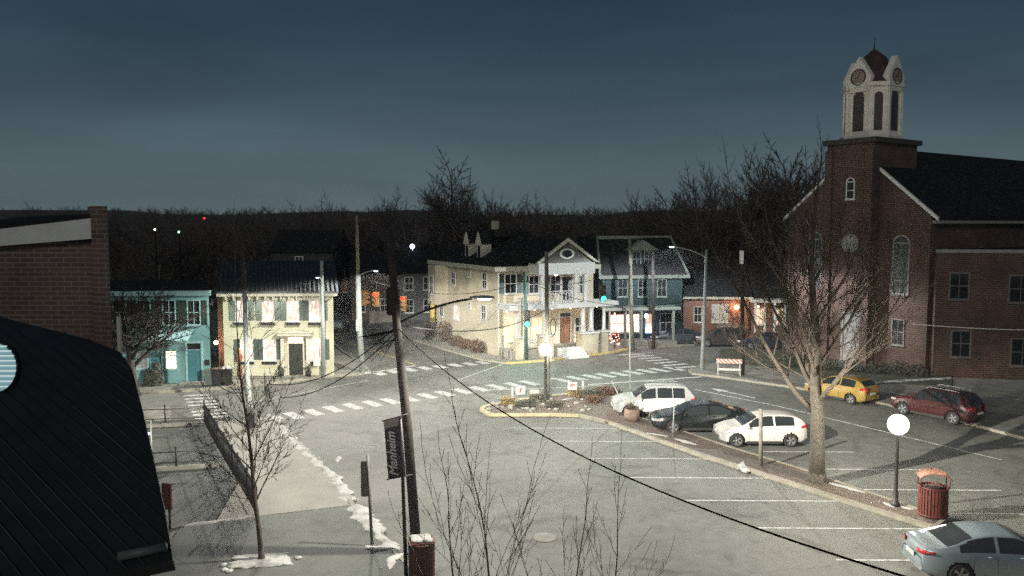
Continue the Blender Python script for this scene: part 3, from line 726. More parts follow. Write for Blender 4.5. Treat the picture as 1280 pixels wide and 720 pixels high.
# traffic signals
SIGY = mat('signal_yellow', (.11, .05, .012), .5, .1, 4)
SRED = emit('signal_red_lit', (1, .006, .003), 14); SGRN = emit('signal_green_lit', (.03, 1, .62), 420); SOFF = mat('signal_lens_off', (.04, .03, .02), .2, .1, 3)
def signal(loc, rz, lit, label, s=1.0, m=SIGY, hang=1.0):
    o = root('traffic_signal', loc, rz, label, 'traffic signal', 'hanging traffic signals')
    o.scale = (s, s, s)
    b = MB().box(-.19, .19, -.12, .12, -.55, .55)
    b.build('housing', m, o)
    for i, (z, k) in enumerate(((.36, 'r'), (0, 'y'), (-.36, 'g'))):
        mm = (SRED if k == 'r' else SGRN) if k == lit else SOFF
        M = Matrix.Translation((0, -.12, z)) @ Matrix.Rotation(R(90), 4, 'X')
        l = MB(); l.add([M @ Vector((.145 * math.cos(t), .145 * math.sin(t), .025)) for t in [j * math.pi / 8 for j in range(16)]], [tuple(range(16))])
        l.build('lens', mm, o)
        v = MB(); n = 12; vs = []
        for dd in (0, .24):
            for j in range(n + 1):
                t = -.5 + (math.pi + 1) * j / n; vs.append((.165 * math.cos(t), -.12 - dd, z + .165 * math.sin(t)))
        v.add(vs, [(j, j + 1, n + 2 + j, n + 1 + j) for j in range(n)], True); v.build('visor', m, o)
    MB().tube([(0, 0, .55), (0, 0, .55 + hang)], .025, 6).build('hanger', DKMET, o)
    return o
for x, y, d, rz, lit, lab in [(431, 358, 66, R(60), 'x', 'leftmost hanging traffic signal, seen side on'), (455.5, 372, 62, R(75), 'x', 'side-on traffic signal just right of the corner pole'),
                              (470.5, 374, 61, R(-25), 'r', 'lit red traffic signal nearest the corner pole'), (505, 379, 63, R(-20), 'r', 'lit red traffic signal right of the near wooden pole')]:
    signal(AT(x, y, d), rz, lit, lab, 1.0)
s1 = signal(AT(659, 398, 61), R(0), 'g', 'lit green traffic signal before the cream house porch', 1.1, DKMET, .5)
s2 = signal(AT(753, 366, 60), R(8), 'g', 'lit green traffic signal at the right end of the porch', 1.1, DKMET, .4)
wire(AT(447, 347, POLE_C.y), AT(510, 362, 64), .2, 'short span wire carrying the red signals', .018)
wire(AT(740, 350, 60), AT(656, 352, 61), .3, 'wire between the two green signals', .018)

# ---------------------------------------------------------------- yellow house
gl = G(281, 470, .12); gr = G(418, 469, .12)
F = Fr(gl, math.atan2(gr.y - gl.y, gr.x - gl.x)); W = (gr - gl).length
YH = root('yellow_house', F.O, F.a, 'pale yellow two storey house with grey shutters and lit door', 'house')
fr = mapper('front'); ez = F.front(350, 364)[1]
MB().prism([(0, 0), (W, 0), (W - 1.7, 7.5), (-1.7, 7.5)], 0, ez).build('wall', YHOUSE, YH); SH = lambda P: [(x - .227 * y, y, z) for x, y, z in P]
MB().extr(SH([(-.35, -.45, ez + .02), (-.35, 3.75, ez + 1.9), (-.35, 7.95, ez + .02), (-.35, 7.95, ez - .1), (-.35, 3.75, ez + 1.78), (-.35, -.45, ez - .1)]), (W + .7, 0, 0)).build('roof', ROOFM, YH)
rb_ = MB()
for i in range(28):
    x = -.3 + (W + .6) * i / 27; a = Vector((x, -.46, ez + .03)); c = Vector((x - .95, 3.74, ez + 1.91)); rb_.box(x - .02, x + .02, 0, 0, 0, 0) if False else rb_.extr([a, a + Vector((.04, 0, 0)), a + Vector((.04, 0, .05)), a + Vector((0, 0, .05))], c - a)
rb_.build('roof_seams', ROOFM, YH)
b = MB().box(-.3, W + .3, -.36, -.001, ez - .32, ez - .11)
for i in range(14): x = .3 + (W - .6) * i / 13; b.box(x - .06, x + .06, -.3, -.001, ez - .6, ez - .33)
b.build('cornice', CREAMT, YH)
MB().extr(SH([(0, 0, ez), (0, 7.5, ez), (0, 3.75, ez + 1.75)]), (.02, 0, 0)).build('gable', YHOUSE, YH)
MB().extr(SH([(W - .02, 0, ez), (W - .02, 7.5, ez), (W - .02, 3.75, ez + 1.75)]), (.02, 0, 0)).build('gable', YHOUSE, YH)
for x in (302.5, 335.5, 366.5, 394.5):
    a, z0 = F.front(x, 400); _, z1 = F.front(x, 376); window(YH, fr, a, z0, .72, z1 - z0, WHITE, CURT, SHUT, bars=(1, 1), box=DKMET)
for x in (309, 337.5, 396.5):
    a, z0 = F.front(x, 449); _, z1 = F.front(x, 424.5); window(YH, fr, a, z0, .74, z1 - z0, WHITE, CURT, SHUT, box=DKMET)
a, z0 = F.front(370.5, 461); _, z1 = F.front(370.5, 421)
door(YH, fr, a, .15, .95, z1 - .15 - .45, mat('black_green_door', (.03, .035, .03), .4, .1, 3), CREAMT, LITW, .4)
b = MB()
for s_ in (-1, 1): fbox(b, fr, a + s_ * .85 - .12, a + s_ * .85 + .12, 0, .3, .02, z1 + .12)
fbox(b, fr, a - 1.15, a + 1.15, 0, .5, z1 + .12, z1 + .3)
b.extr([(a - 1.25, -.55, z1 + .3), (a + 1.25, -.55, z1 + .3), (a, -.55, z1 + .52)], (0, .55, 0)); b.build('door_surround', CREAMT, YH)
MB().box(a - .9, a + .9, -.95, -.3, 0, .16).build('step', CONC, YH)
MB().ball((a, -.35, z1 - .25), .09, n=8).build('porch_lamp', emit('door_lamp', (1, .6, .45), 22), YH)
for px, lab in ((352, 'dark pot plant left of the yellow house door'), (386, 'dark pot plant right of the yellow house door')):
    a2, _ = F.front(px, 455, -.4); p = F.M @ Vector((a2, -.45, .12)); o = root('pot_plant', p, 0, lab, 'pot plant', 'pot plants by the yellow house door')
    MB().lathe([(.13, 0), (.19, .35), (.17, .36)], n=10).build('pot', DKMET, o)
    b = MB()
    for i in range(90):
        q = Vector((rs.gauss(0, .13), rs.gauss(0, .13), .5 + rs.gauss(0, .16))); u = Vector((rs.uniform(-1, 1), rs.uniform(-1, 1), rs.uniform(-1, 1))) * .09; v = Vector((rs.uniform(-1, 1), rs.uniform(-1, 1), rs.uniform(-1, 1))) * .05
        b.add([q - u, q + v, q + u, q - v], [(0, 1, 2, 3)])
    b.build('leaves', OLIVE, o)
g = G(300, 470, .12)
o = root('statue', g, 0, 'rusty brown figure-like garden post before the yellow house', 'garden post')
MB().lathe([(.16, 0), (.18, .25), (.10, .7), (.2, 1.05), (.22, 1.4), (.1, 1.6), (.13, 1.75), (.05, 1.95)], n=10).build('post_body', mat('rust_orange', (.25, .11, .05), .8, .25, 5), o)

# ---------------------------------------------------------------- blue house
gl = G(138, 480, .12); gr = G(264, 478, .12)
F = Fr(gl, math.atan2(gr.y - gl.y, gr.x - gl.x)); W = (gr - gl).length
BH = root('blue_house', F.O, F.a, 'pale blue two storey house with teal door and lit window', 'house')
ez = F.front(200, 364)[1]
MB().prism([(0, 0), (W, 0), (W - 2.9, 7), (-2.9, 7)], 0, ez).build('wall', BHOUSE, BH)
bx('cornice', TEALT, BH, -.15, W + .15, -.3, -.001, ez - .28, ez + .05)
MB().extr([(0, -.35, ez + .06), (-1.6, 3.5, ez + .5), (-3.1, 7.2, ez + .06)], (W + .15, 0, 0)).build('roof', SLATE, BH)
a, z0 = F.front(244, 474); _, z1 = F.front(244, 428)
door(BH, fr, a, .25, .86, z1 - .75, TEALD, TEALT, GLASS, .45, fw=.12)
MB().box(a - .75, a + .75, -.9, -.001, 0, .24).build('step', CONC2, BH)
a2, z0 = F.front(214.5, 460); _, z1 = F.front(214.5, 439); window(BH, fr, a2, z0, .62, z1 - z0, TEALT, LITW, None, bars=(1, 3))
for x, y0, y1 in ((243, 405, 376), (212, 405, 376), (181, 405, 376), (150, 405, 376)):
    a2, z0 = F.front(x, y0); _, z1 = F.front(x, y1); window(BH, fr, a2, z0, .72, z1 - z0, TEALT, GLASS, DSHUT)
a2, z0 = F.front(180, 460); _, z1 = F.front(180, 440); window(BH, fr, a2, z0, .8, z1 - z0, TEALT, GLASSC, None)
a2, _ = F.front(195, 470); door(BH, fr, a2, .2, .8, 1.95, TEALD, TEALT)
x0, zt = F.front(178, 423, -1.1); x1, _ = F.front(234, 417, -1.1)
MB().extr([(x0, -1.2, zt - .15), (x0, -.001, zt + .4), (x0, -.001, zt + .25), (x0, -1.2, zt - .28)], (x1 - x0, 0, 0)).build('awning', TEALT, BH)
a2, z2 = F.front(259.5, 453); MB().box(a2 - .14, a2 + .14, -.12, -.001, z2 - .18, z2 + .18).build('mail_box', DKMET, BH)
a2, z2 = F.front(210, 434); MB().ball((a2, -.2, z2), .08, n=8).build('wall_lantern', DKMET, BH)
for px, m in ((186, OLIVE), (197, OLIVE)):
    a2, _ = F.front(px, 476, -.8); p = F.M @ Vector((a2, -.8, .12)); clump_lab = 'dark evergreen bush left of the lit blue house window' if px == 197 else 'dark bush below the blue house side window'
    o = root('bush', p, 0, clump_lab, 'bush', 'bushes before the blue house'); b = MB()
    for i in range(700):
        h = rs.random(); w = .42 * (1 - h * .6); an = rs.uniform(0, 6.28); q = Vector((math.cos(an) * w * rs.random() ** .4, math.sin(an) * w * rs.random() ** .4, h * (1.5 if px == 197 else 1.1)))
        u = Vector((rs.uniform(-1, 1), rs.uniform(-1, 1), rs.uniform(-1, 1))) * .07; v = Vector((rs.uniform(-1, 1), rs.uniform(-1, 1), rs.uniform(-1, 1))) * .05
        b.add([q - u, q + v, q + u, q - v], [(0, 1, 2, 3)])
    b.build('foliage', m, o); MB().tube([(0, 0, 0), (0, 0, .6)], .04, 6).build('stem', BARKD, o)
# brick passage with wall lamp
F2 = Fr(G(265, 474, .12) + Vector((0, 2.2, 0)), 0)
o = root('brick_house', F2.O, 0, 'narrow brick house recessed between the blue and yellow houses', 'house')
bx('wall', RBRICK, o, -.3, 2.0, 0, 6, 0, 5.6); MB().extr([(-.3, -.2, 5.61), (-.3, 3, 6.6), (-.3, 6.2, 5.61)], (2.3, 0, 0)).build('roof', SLATE, o)
a2, z2 = F2.front(276, 425); 
p = F2.M @ Vector((F2.front(270, 428, -.9)[0], -.9, F2.front(270, 428, -.9)[1]))
wl = root('wall_lamp', p, 0, 'glowing wall lamp between the blue and yellow houses', 'wall lamp')
MB().ball((0, 0, 0), .16, n=12).build('globe', emit('warm_globe', (1, .66, .38), 120), wl); MB().tube([(0, .9, .25), (0, .1, .25), (0, 0, .12)], .02, 6).build('bracket', DKMET, wl)
def bin_(loc, label, m, h=1.05, lidm=None):
    o = root('wheelie_bin', loc, rs.uniform(-.3, .3), label, 'bin', 'wheeled bins between the left houses')
    b = MB(); b.add([(-.24, -.26, .06), (.24, -.26, .06), (.24, .26, .06), (-.24, .26, .06), (-.3, -.34, h), (.3, -.34, h), (.3, .34, h), (-.3, .34, h)], [(3, 2, 1, 0), (0, 1, 5, 4), (1, 2, 6, 5), (2, 3, 7, 6), (3, 0, 4, 7), (4, 5, 6, 7)]); b.build('tub', m, o)
    MB().box(-.33, .33, -.38, .38, h + .002, h + .07).build('lid', lidm or m, o)
    for s_ in (-1, 1): MB().tube([(s_ * .22, .3, .1), (s_ * .3, .3, .1)], .1, 10).build('wheel', BLACKR, o)
bin_(G(272, 482, .12), 'dark wheeled bin below the glowing wall lamp', DKMET)
bin_(G(285, 481, .12), 'wheeled bin with pale lid at the yellow house corner', DKMET, 1.1, WHITE)
bin_(G(262, 482, .12), 'grey green wheeled bin beside the teal door', SHUT, .95)

# ---------------------------------------------------------------- cream corner house with porch
K = G(622, 445, .12); ANG = math.atan2(.45, .89)
F = Fr(K, ANG); CHR = root('cream_house', F.O, ANG, 'cream corner house with two storey columned porch and pediment', 'house')
lf = mapper('left'); ez = F.side(600, 333)[1]; DEP = 13.5; W = F.front(741, 430)[0]
bx('wall', CREAM, CHR, 0, W, 0, DEP, 0, ez)
b = MB(); hz = 2.9; o1 = .5
b.add([(-o1, -o1, ez + .15), (W + o1, -o1, ez + .15), (W + o1, DEP + o1, ez + .15), (-o1, DEP + o1, ez + .15), (W / 2, W / 2, ez + hz), (W / 2, DEP - W / 2, ez + hz)],
      [(0, 1, 4), (1, 2, 5, 4), (2, 3, 5), (3, 0, 4, 5), (3, 2, 1, 0)]); b.build('roof', SLATE, CHR)
MB().prism([(-o1 + .05, -o1 + .05), (W + o1 - .05, -o1 + .05), (W + o1 - .05, DEP + o1 - .05), (-o1 + .05, DEP + o1 - .05)], ez - .22, ez + .145).build('cornice', CREAMT, CHR)
MB().box(W / 2 - .3, W / 2 + .2, DEP * .68, DEP * .68 + .5, ez + 1.5, ez + 3.7).build('chimney', CREAM, CHR)
MB().box(W / 2 - 2.6, W / 2 + .4, W / 2 - .5, DEP - W / 2 + .3, ez + 2.35, ez + hz + .06).build('roof_platform', SLATE, CHR)
for x, y0, y1, w in [(606, 360, 341, .75), (587, 345, 338, .5), (567, 355, 341, .8), (571, 399, 382, 1.0), (605, 399, 382, .8), (587, 385, 378, .45), (552, 395, 380, .8)]:
    a, z0 = F.side(x, y0); _, z1 = F.side(x, y1); window(CHR, lf, a, z0, w, z1 - z0, WHITE, CURT if x == 571 else GLASS, None)
b = MB(); 
for (y, ) in [(1.5,), (3.5,), (5.5,), (8,)]: pass
a0, z0 = F.side(560, 376); b = MB().extr([(-.9, DEP - 2.6, 3.2), (-.001, DEP - 3.4, 3.2), (-.001, DEP - .3, 3.2), (-.9, DEP - .9, 3.2)], (0, 0, ez - 3.45)); b.build('bay', CREAM, CHR)
window(CHR, lambda a, o, z: (-.9 - o, a, z), DEP - 1.75, 4.2, .8, 1.5, WHITE, GLASS, None)
# dormers on the left slope
for y in (F.side(584, 310, .45)[0], F.side(599, 310, .45)[0]):
    d = MB().box(.45, 1.35, y - .42, y + .42, ez + .25, ez + 1.75).build('dormer', CREAMT, CHR)
    MB().extr([(.3, y - .56, ez + 1.74), (.3, y + .56, ez + 1.74), (.3, y, ez + 2.75)], (.1, 0, 0)).build('dormer_gable', CREAMT, d)
    MB().extr([(.41, y - .5, ez + 1.751), (.41, y + .5, ez + 1.751), (.41, y, ez + 2.62)], (.9, 0, 0)).build('dormer_roof', SLATE, d)
    g = MB(); fbox(g, lf, y - .22, y + .22, -.45, -.42, ez + .55, ez + 1.6); g.build('pane', GLASS, d)
# porch
PV = -1.9  # porch front line, local y
fp = lambda x, y, yl=PV: F.front(x, y, yl)
pz1 = fp(700, 383)[1]; xr = fp(764, 430)[0]; xl = fp(640, 440)[0]
bx('porch_floor', CONC, CHR, xl - .1, xr + .1, PV - .15, -.001, 0, .75)
bx('porch_roof', WHITE, CHR, xl - .4, xr + .4, PV - .4, -.002, pz1 - .12, pz1 + .25)
STP = fp(710, 430)[0]
b = MB()
for i in range(4): b.box(STP - 1.1, STP + 1.1, PV - .15 - .3 * (4 - i), PV - .151, .19 * i, .19 * (i + 1) - .002)
b.build('steps', WHITE, CHR)
piers = [fp(648, 440)[0], fp(681, 440)[0], fp(733, 438)[0], fp(754, 437)[0]]
for i, x in enumerate(piers):
    ww = .32 if i in (0, 3) else (.55 if i == 1 else .75)
    MB().box(x - ww, x + ww, PV - ww * .8, PV + ww * .5, 0, 1.75).build('pier', CREAM, CHR)
    MB().box(x - ww - .08, x + ww + .08, PV - ww * .8 - .08, PV + ww * .5 + .08, 1.751, 1.88).build('pier_cap', WHITE, CHR)
    cols = [0] if i in (0, 3) else ([-.05] if i == 1 else [-.38, .38])
    for c in cols:
        r = .14 if i in (0, 3) else .2
        MB().lathe([(r * 1.3, 1.88), (r * 1.3, 1.98), (r, 2.05), (r * .9, pz1 - .35), (r * 1.3, pz1 - .22), (r * 1.3, pz1 - .121)], c=(x + c, PV - .05, 0), n=14).build('column', WHITE, CHR)
MB().lathe([(.16, 1.88), (.13, 4.6), (.2, 4.7), (.2, 4.8)], c=(piers[0], PV - .3, 0), n=12).build('column', WHITE, CHR)
# upper storey: columns, entablature, pediment
xa, xb = fp(671, 330)[0], fp(741, 330)[0]; zen = ez - .25
for x in (xa + .45, fp(719.5, 350)[0], fp(732, 350)[0]):
    MB().lathe([(.26, pz1 + .251), (.26, pz1 + .35), (.2, pz1 + .42), (.18, zen - .5), (.26, zen - .4), (.26, zen - .221)], c=(x, PV, 0), n=14).build('column', WHITE, CHR)
zb = fp(705, 330)[1]; za = fp(705, 299)[1]
bx('entablature', WHITE, CHR, xa, xb, PV - .35, -.52, zen - .22, zb + .1)
MB().extr([(xa + .15, PV - .2, zb + .11), (xb - .15, PV - .2, zb + .11), ((xa + xb) / 2, PV - .2, za - .15)], (0, 4.5, 0)).build('pediment', mat('pediment_shingle', (.10, .10, .09), .8, .3, 8), CHR)
for s_, xe in ((-1, xa), (1, xb)):
    xm = (xa + xb) / 2
    MB().extr([(xe + s_ * .3, PV - .5, zb + .12), (xm, PV - .5, za + .1), (xm, PV - .5, za - .15), (xe - s_ * .02, PV - .5, zb + .12)], (0, .22, 0)).build('pediment_rake', CREAMT, CHR)
    MB().extr([(xe + s_ * .28, PV - .27, zb + .10), (xm, PV - .27, za + .07), (xm, PV - .27, za - .16), (xe - s_ * .04, PV - .27, zb + .12)], (0, 4.7, 0)).build('pediment_roof', SLATE, CHR)
b = MB(); xm = (xa + xb) / 2; zm = zb + (za - zb) * .42
for i in range(20):
    t0, t1 = 2 * math.pi * i / 20, 2 * math.pi * (i + 1) / 20
    vs = [(xm + rr * math.cos(t), PV - oo, zm + rr * .62 * math.sin(t)) for oo in (.2, .29) for rr in (.48, .66) for t in (t0, t1)]
    b.add(vs, [(0, 1, 3, 2), (4, 6, 7, 5), (2, 3, 7, 6), (0, 4, 5, 1)])
ow = b.build('oval_window', WHITE, CHR)
MB().add([(xm + .48 * math.cos(t), PV - .215, zm + .3 * math.sin(t)) for t in [i * math.pi / 10 for i in range(20)]], [tuple(range(20))]).build('pane', GLASS, ow)
# balcony railing with round lattice
b = MB(); x0, x1 = xa + .6, fp(719, 350)[0] - .2; zr = pz1 + .3
b.box(x0, x1, PV - .04, PV + .02, zr, zr + .06); b.box(x0, x1, PV - .04, PV + .02, zr + .85, zr + .93)
n = 8
for i in range(n):
    c = x0 + (x1 - x0) * (i + .5) / n; b.tube([(c + .19 * math.cos(t), PV, zr + .45 + .3 * math.sin(t)) for t in [k * math.pi / 6 for k in range(13)]], .03, 5)
    b.tube([(c + .24, PV, zr), (c + .24, PV, zr + .88)], .022, 5)
b.build('balcony_railing', WHITE, CHR)
b = MB(); x0, x1 = piers[0] + .4, piers[1] - .5
for (x0, x1) in ((piers[0] + .35, piers[1] - .6), (piers[2] + .8, piers[3] - .35)):
    b.box(x0, x1, PV - .04, PV + .02, 1.5, 1.58); b.box(x0, x1, PV - .04, PV + .02, .95, 1.0)
    for i in range(int((x1 - x0) / .18)): b.box(x0 + .18 * i, x0 + .18 * i + .05, PV - .03, PV + .01, 1.0, 1.5)
b.build('porch_railing', WHITE, CHR)
# windows and doors on the front wall
for x, y0, y1, w, sh in [(638, 366, 343, .95, DSHUT), (667, 366, 345, .8, DSHUT), (694, 366, 345, .85, DSHUT), (728, 366, 345, .5, None), (642, 425, 397, 1.1, None), (672, 425, 397, 1.1, None), (724, 418, 397, .8, None)]:
    a, z0 = F.front(x, y0); _, z1 = F.front(x, y1); window(CHR, fr, a, z0, w, z1 - z0, WHITE, LITD if (y0 > 410 and x != 724) else GLASS, sh)
a, _ = F.front(706, 420); door(CHR, fr, a, .76, 1.0, 2.1, mat('warm_wood_door', (.20, .10, .05), .5, .2, 5), WHITE, GLASS, .35)
a, _ = F.front(708, 365); door(CHR, fr, a, pz1 + .26, .9, 1.9, mat('dark_door', (.03, .03, .03), .5, .2, 5), WHITE)
SOFFIT = emit('porch_ceiling_lamp', (1, .80, .60), 170)
for px, py in ((633, 385), (668, 385), (690, 385), (713, 385), (746, 381)):
    a, z = fp(px, py, PV + .6); MB().ball((a, PV + .6, pz1 - .21), .085, n=10).build('porch_lamp', SOFFIT, CHR)
a, z = fp(695, 343, PV + .4); MB().ball((a, PV + .4, z), .13, n=10).build('balcony_lamp', emit('balcony_lamp_glass', (1, .55, .5), 45), CHR)
MB().tube([(a, PV + .4, z + .12), (a, PV + .4, zen - .1)], .02, 6).build('lamp_hanger', DKMET, CHR)
MB().tube([(.02, -.12, .2), (.02, -.12, ez - .2)], .06, 8).build('downspout', WHITE, CHR)
b = MB()
rsh = random.Random(4)
def bush(p, w, h, label, m=REDDY, grp='bushes along the cream house wall', n=700):
    o = root('bush', p, 0, label, 'bush', grp); b = MB()
    for i in range(n):
        v = Vector((rsh.gauss(0, 1), rsh.gauss(0, 1), rsh.gauss(0, 1))).normalized() * rsh.random() ** .4
        q = Vector((v.x * w, v.y * w, h * .5 + v.z * h * .5)); u = Vector((rsh.uniform(-1, 1), rsh.uniform(-1, 1), rsh.uniform(-1, 1))) * .09; k = Vector((rsh.uniform(-1, 1), rsh.uniform(-1, 1), rsh.uniform(-1, 1))) * .06
        b.add([q - u, q + k, q + u, q - k], [(0, 1, 2, 3)])
    b.build('foliage', m, o); MB().tube([(0, 0, 0), (0, 0, h * .6)], .04, 6).build('stem', BARKD, o)
for i, (y, w, h, l) in enumerate([(9.2, .8, 1.9, 'tall rounded bush against the cream house side wall'), (6.4, .7, .9, 'low bush third from the cream house corner'), (4.4, .7, .9, 'low bush second from the cream house corner'), (2.2, .75, 1.1, 'low dark bush nearest the cream house corner'), (12.4, .6, 1.2, 'bush at the far end of the cream house side wall')]):
    bush(F.M @ Vector((-.85, y, .12)), w, h, l)
SGN = F.M @ Vector((-1.2, DEP + .2, .1))
o = root('yellow_sign', AT(540.5, 386, 74), 0, 'narrow yellow upright board at the far end of the cream house', 'sign'); MB().box(-.2, .2, -.04, .04, -1.2, 1.2).build('board', mat('yellow_board', (.6, .42, .1), .6, .1, 3), o)
MB().tube([(0, .05, -3), (0, .05, 1)], .05, 6).build('post', STEEL, o)

# ---------------------------------------------------------------- dark green mansard house
K = G(752, 434, .12); F = Fr(K + Vector((0.3, 2.0, 0)), R(10)); W = F.front(852, 420)[0]
DH = root('green_house', F.O, F.a, 'dark green house with mansard roof, pedimented dormer and lit porch', 'house')
ez = F.front(800, 345)[1]; tz = F.front(790, 297, 1.6)[1]
bx('wall', DHOUSE, DH, 0, W, 0, 9, 0, ez)
b = MB(); i1 = 1.3
lo = [(-.4, -.4), (W + .4, -.4), (W + .4, 9.4), (-.4, 9.4)]; up = [(i1, i1), (W - i1 * .5, i1), (W - i1 * .5, 9 - i1), (i1 - 1.6, 9 - i1)]
up[0] = (-.1 , 1.6); up[3] = (-.1, 8)
b.add([(*p, ez) for p in lo] + [(*p, tz) for p in up], [(3, 2, 1, 0), (4, 5, 6, 7)] + [(i, (i + 1) % 4, 4 + (i + 1) % 4, 4 + i) for i in range(4)]); b.build('roof', SLATE, DH)
b = MB(); TR = mat('pale_green_trim', (.20, .23, .20), .6, .1, 3)
b.box(-.5, W + .5, -.5, -.401, ez - .2, ez + .1); b.box(-.2, W - .5, 1.4, 1.55, tz - .12, tz + .16)
for (x0, y0), (x1, y1) in zip(lo[:2], up[:2]): b.tube([(x0, y0, ez + .1), (x1, y1 - .08, tz)], .11, 6)
b.build('cornice', TR, DH)
a, z0 = F.front(803, 334, .2); z1 = F.front(803, 313, .2)[1]; za = F.front(803, 300, .2)[1]
d = bx('dormer', DHOUSE, DH, a - 1.15, a + 1.15, .2, 3, z0 - .2, z1)
MB().extr([(a - 1.45, -.05, z1), (a + 1.45, -.05, z1), (a, -.05, za)], (0, 3, 0)).build('dormer_roof', TR, d)
for s_ in (-.55, .55): window(DH, lambda aa, o, z: (aa, .2 - o, z), a + s_, z0 + .1, .68, z1 - z0 - .25, TR, GLASS, None, sill=False)
for x in (778, 803, 827):
    a, z0 = F.front(x, 370); _, z1 = F.front(x, 350); window(DH, fr, a, z0, .75, z1 - z0, TR, GLASS, None)
PV2 = -1.9; zp = F.front(800, 386, PV2)[1]; x0 = F.front(757, 386, PV2)[0]; x1 = F.front(847, 386, PV2)[0]
bx('porch_roof', TR, DH, x0 - .2, x1 + .2, PV2 - .2, -.002, zp - .12, zp + .12)
bx('porch_floor', CONC2, DH, x0, x1, PV2, -.002, 0, .5)
for px in (762, 782, 802, 842):
    a, _ = F.front(px, 400, PV2); MB().box(a - .09, a + .09, PV2 - .05, PV2 + .13, .5, zp - .121).build('column', TR, DH)
for px, w, m in ((770, 1.3, emit('pink_window_glow', (1, .45, .35), 2.2)), (790, 1.2, CURT2), (812, .8, LITD), (832, 1.0, GLASS)):
    a, z0 = F.front(px, 422); window(DH, fr, a, 1.1, w, 1.5, TR, m, None)
a, z = F.front(808, 395, -1.2); MB().ball((a, -1.2, z), .17, 1, 1, 1.3, 10).build('porch_lamp', emit('pink_lamp', (1, .66, .66), 40), DH)
# light-strung ornament tree on the porch lawn
p = F.M @ Vector((F.front(767, 425, -2.7)[0], -2.9, .12)); o = root('lit_ornament_tree', p, 0, 'small tree strung with glowing red and pink lights by the porch', 'lit tree')
MB().tube([(0, 0, 0), (0, 0, 3.0)], [.04, .01], 6).build('stem', BARKD, o); b = MB(); b2 = MB()
for i in range(70):
    h = rsh.random(); an = i * 2.4; q = (math.cos(an) * .5 * (1 - h), math.sin(an) * .5 * (1 - h), .3 + 2.7 * h); (b if i % 3 else b2).ball(q, .045, n=6)
b.build('red_lights', emit('red_string_light', (1, .2, .14), 5), o); b2.build('white_lights', emit('white_string_light', (1, .8, .8), 16), o)
# blue lit sign
p = G(812, 430, .12); z = 10.4; q = AT(812, 412, p.y)
o = root('lit_sign', (q.x, q.y, .12), 0, 'small glowing blue and white sign by the green house porch', 'lit sign')
MB().box(-.32, .32, -.05, .05, q.z - .4, q.z + .1).build('panel', emit('blue_sign', (.35, .45, 1), 9), o); MB().tube([(0, 0, 0), (0, 0, q.z - .4)], .03, 6).build('post', DKMET, o)
# ---------------------------------------------------------------- brick houses right of it
K = G(858, 428, .12); F = Fr(K + Vector((0, 2, 0)), R(-4)); W = F.front(935, 420)[0]
BR = root('brick_house', F.O, F.a, 'red brick house with pale framed windows behind the dark wooden pole', 'house')
ez = F.front(895, 372)[1]; bx('wall', RBRICK, BR, 0, W, 0, 8, 0, ez)
MB().extr([(-.3, -.4, ez), (-.3, 4, ez + 2.4), (-.3, 8.4, ez)], (W + .6, 0, 0)).build('roof', SLATE, BR)
bx('cornice', CREAMT, BR, -.3, W + .3, -.42, -.401, ez - .12, ez + .1)
for px in (894, 905): a, z0 = F.front(px, 402); _, z1 = F.front(px, 381); window(BR, fr, a, z0, .55, z1 - z0, CREAMT, GLASSC, None)
for px in (872,): a, z0 = F.front(px, 402); window(BR, fr, a, z0, .6, 1.3, CREAMT, GLASS, None)
p = F.M @ Vector((F.front(921, 384, -.5)[0], -.5, F.front(921, 384, -.5)[1])); wl = root('wall_lamp', p, 0, 'bright orange wall lamp on the red brick house', 'wall lamp')
MB().ball((0, 0, 0), .2, n=12).build('globe', emit('orange_globe', (1, .55, .25), 110), wl); MB().tube([(0, .5, .2), (0, 0, .2), (0, 0, .1)], .02, 6).build('bracket', DKMET, wl)
F = Fr(F.M @ Vector((W + .1, .6, 0)), R(-4)); W = F.front(995, 420)[0]
BR = root('brick_house', F.O, F.a, 'brick house with a white lit porch, half hidden by the big tree', 'house')
bx('wall', RBRICK, BR, 0, W, 0, 8, 0, ez); MB().extr([(-.3, -.4, ez), (-.3, 4, ez + 2.2), (-.3, 8.4, ez)], (W + .6, 0, 0)).build('roof', SLATE, BR)
x0 = F.front(940, 380, -1.6)[0]; x1 = F.front(985, 380, -1.6)[0]; zp = F.front(950, 377, -1.6)[1]
bx('porch_roof', CREAMT, BR, x0, x1, -1.7, -.002, zp - .1, zp + .15)
for px in (944, 956, 968, 981): a, _ = F.front(px, 400, -1.6); MB().box(a - .08, a + .08, -1.65, -1.5, 0, zp - .101).build('column', WHITE, BR)
for px in (950, 975): a, z0 = F.front(px, 405); window(BR, fr, a, z0, .7, 1.4, WHITE, LITD, None)
a, z = F.front(948, 381, -1); MB().ball((a, -1, z - .15), .1, n=8).build('porch_lamp', emit('porch_bulb', (1, .8, .6), 60), BR)

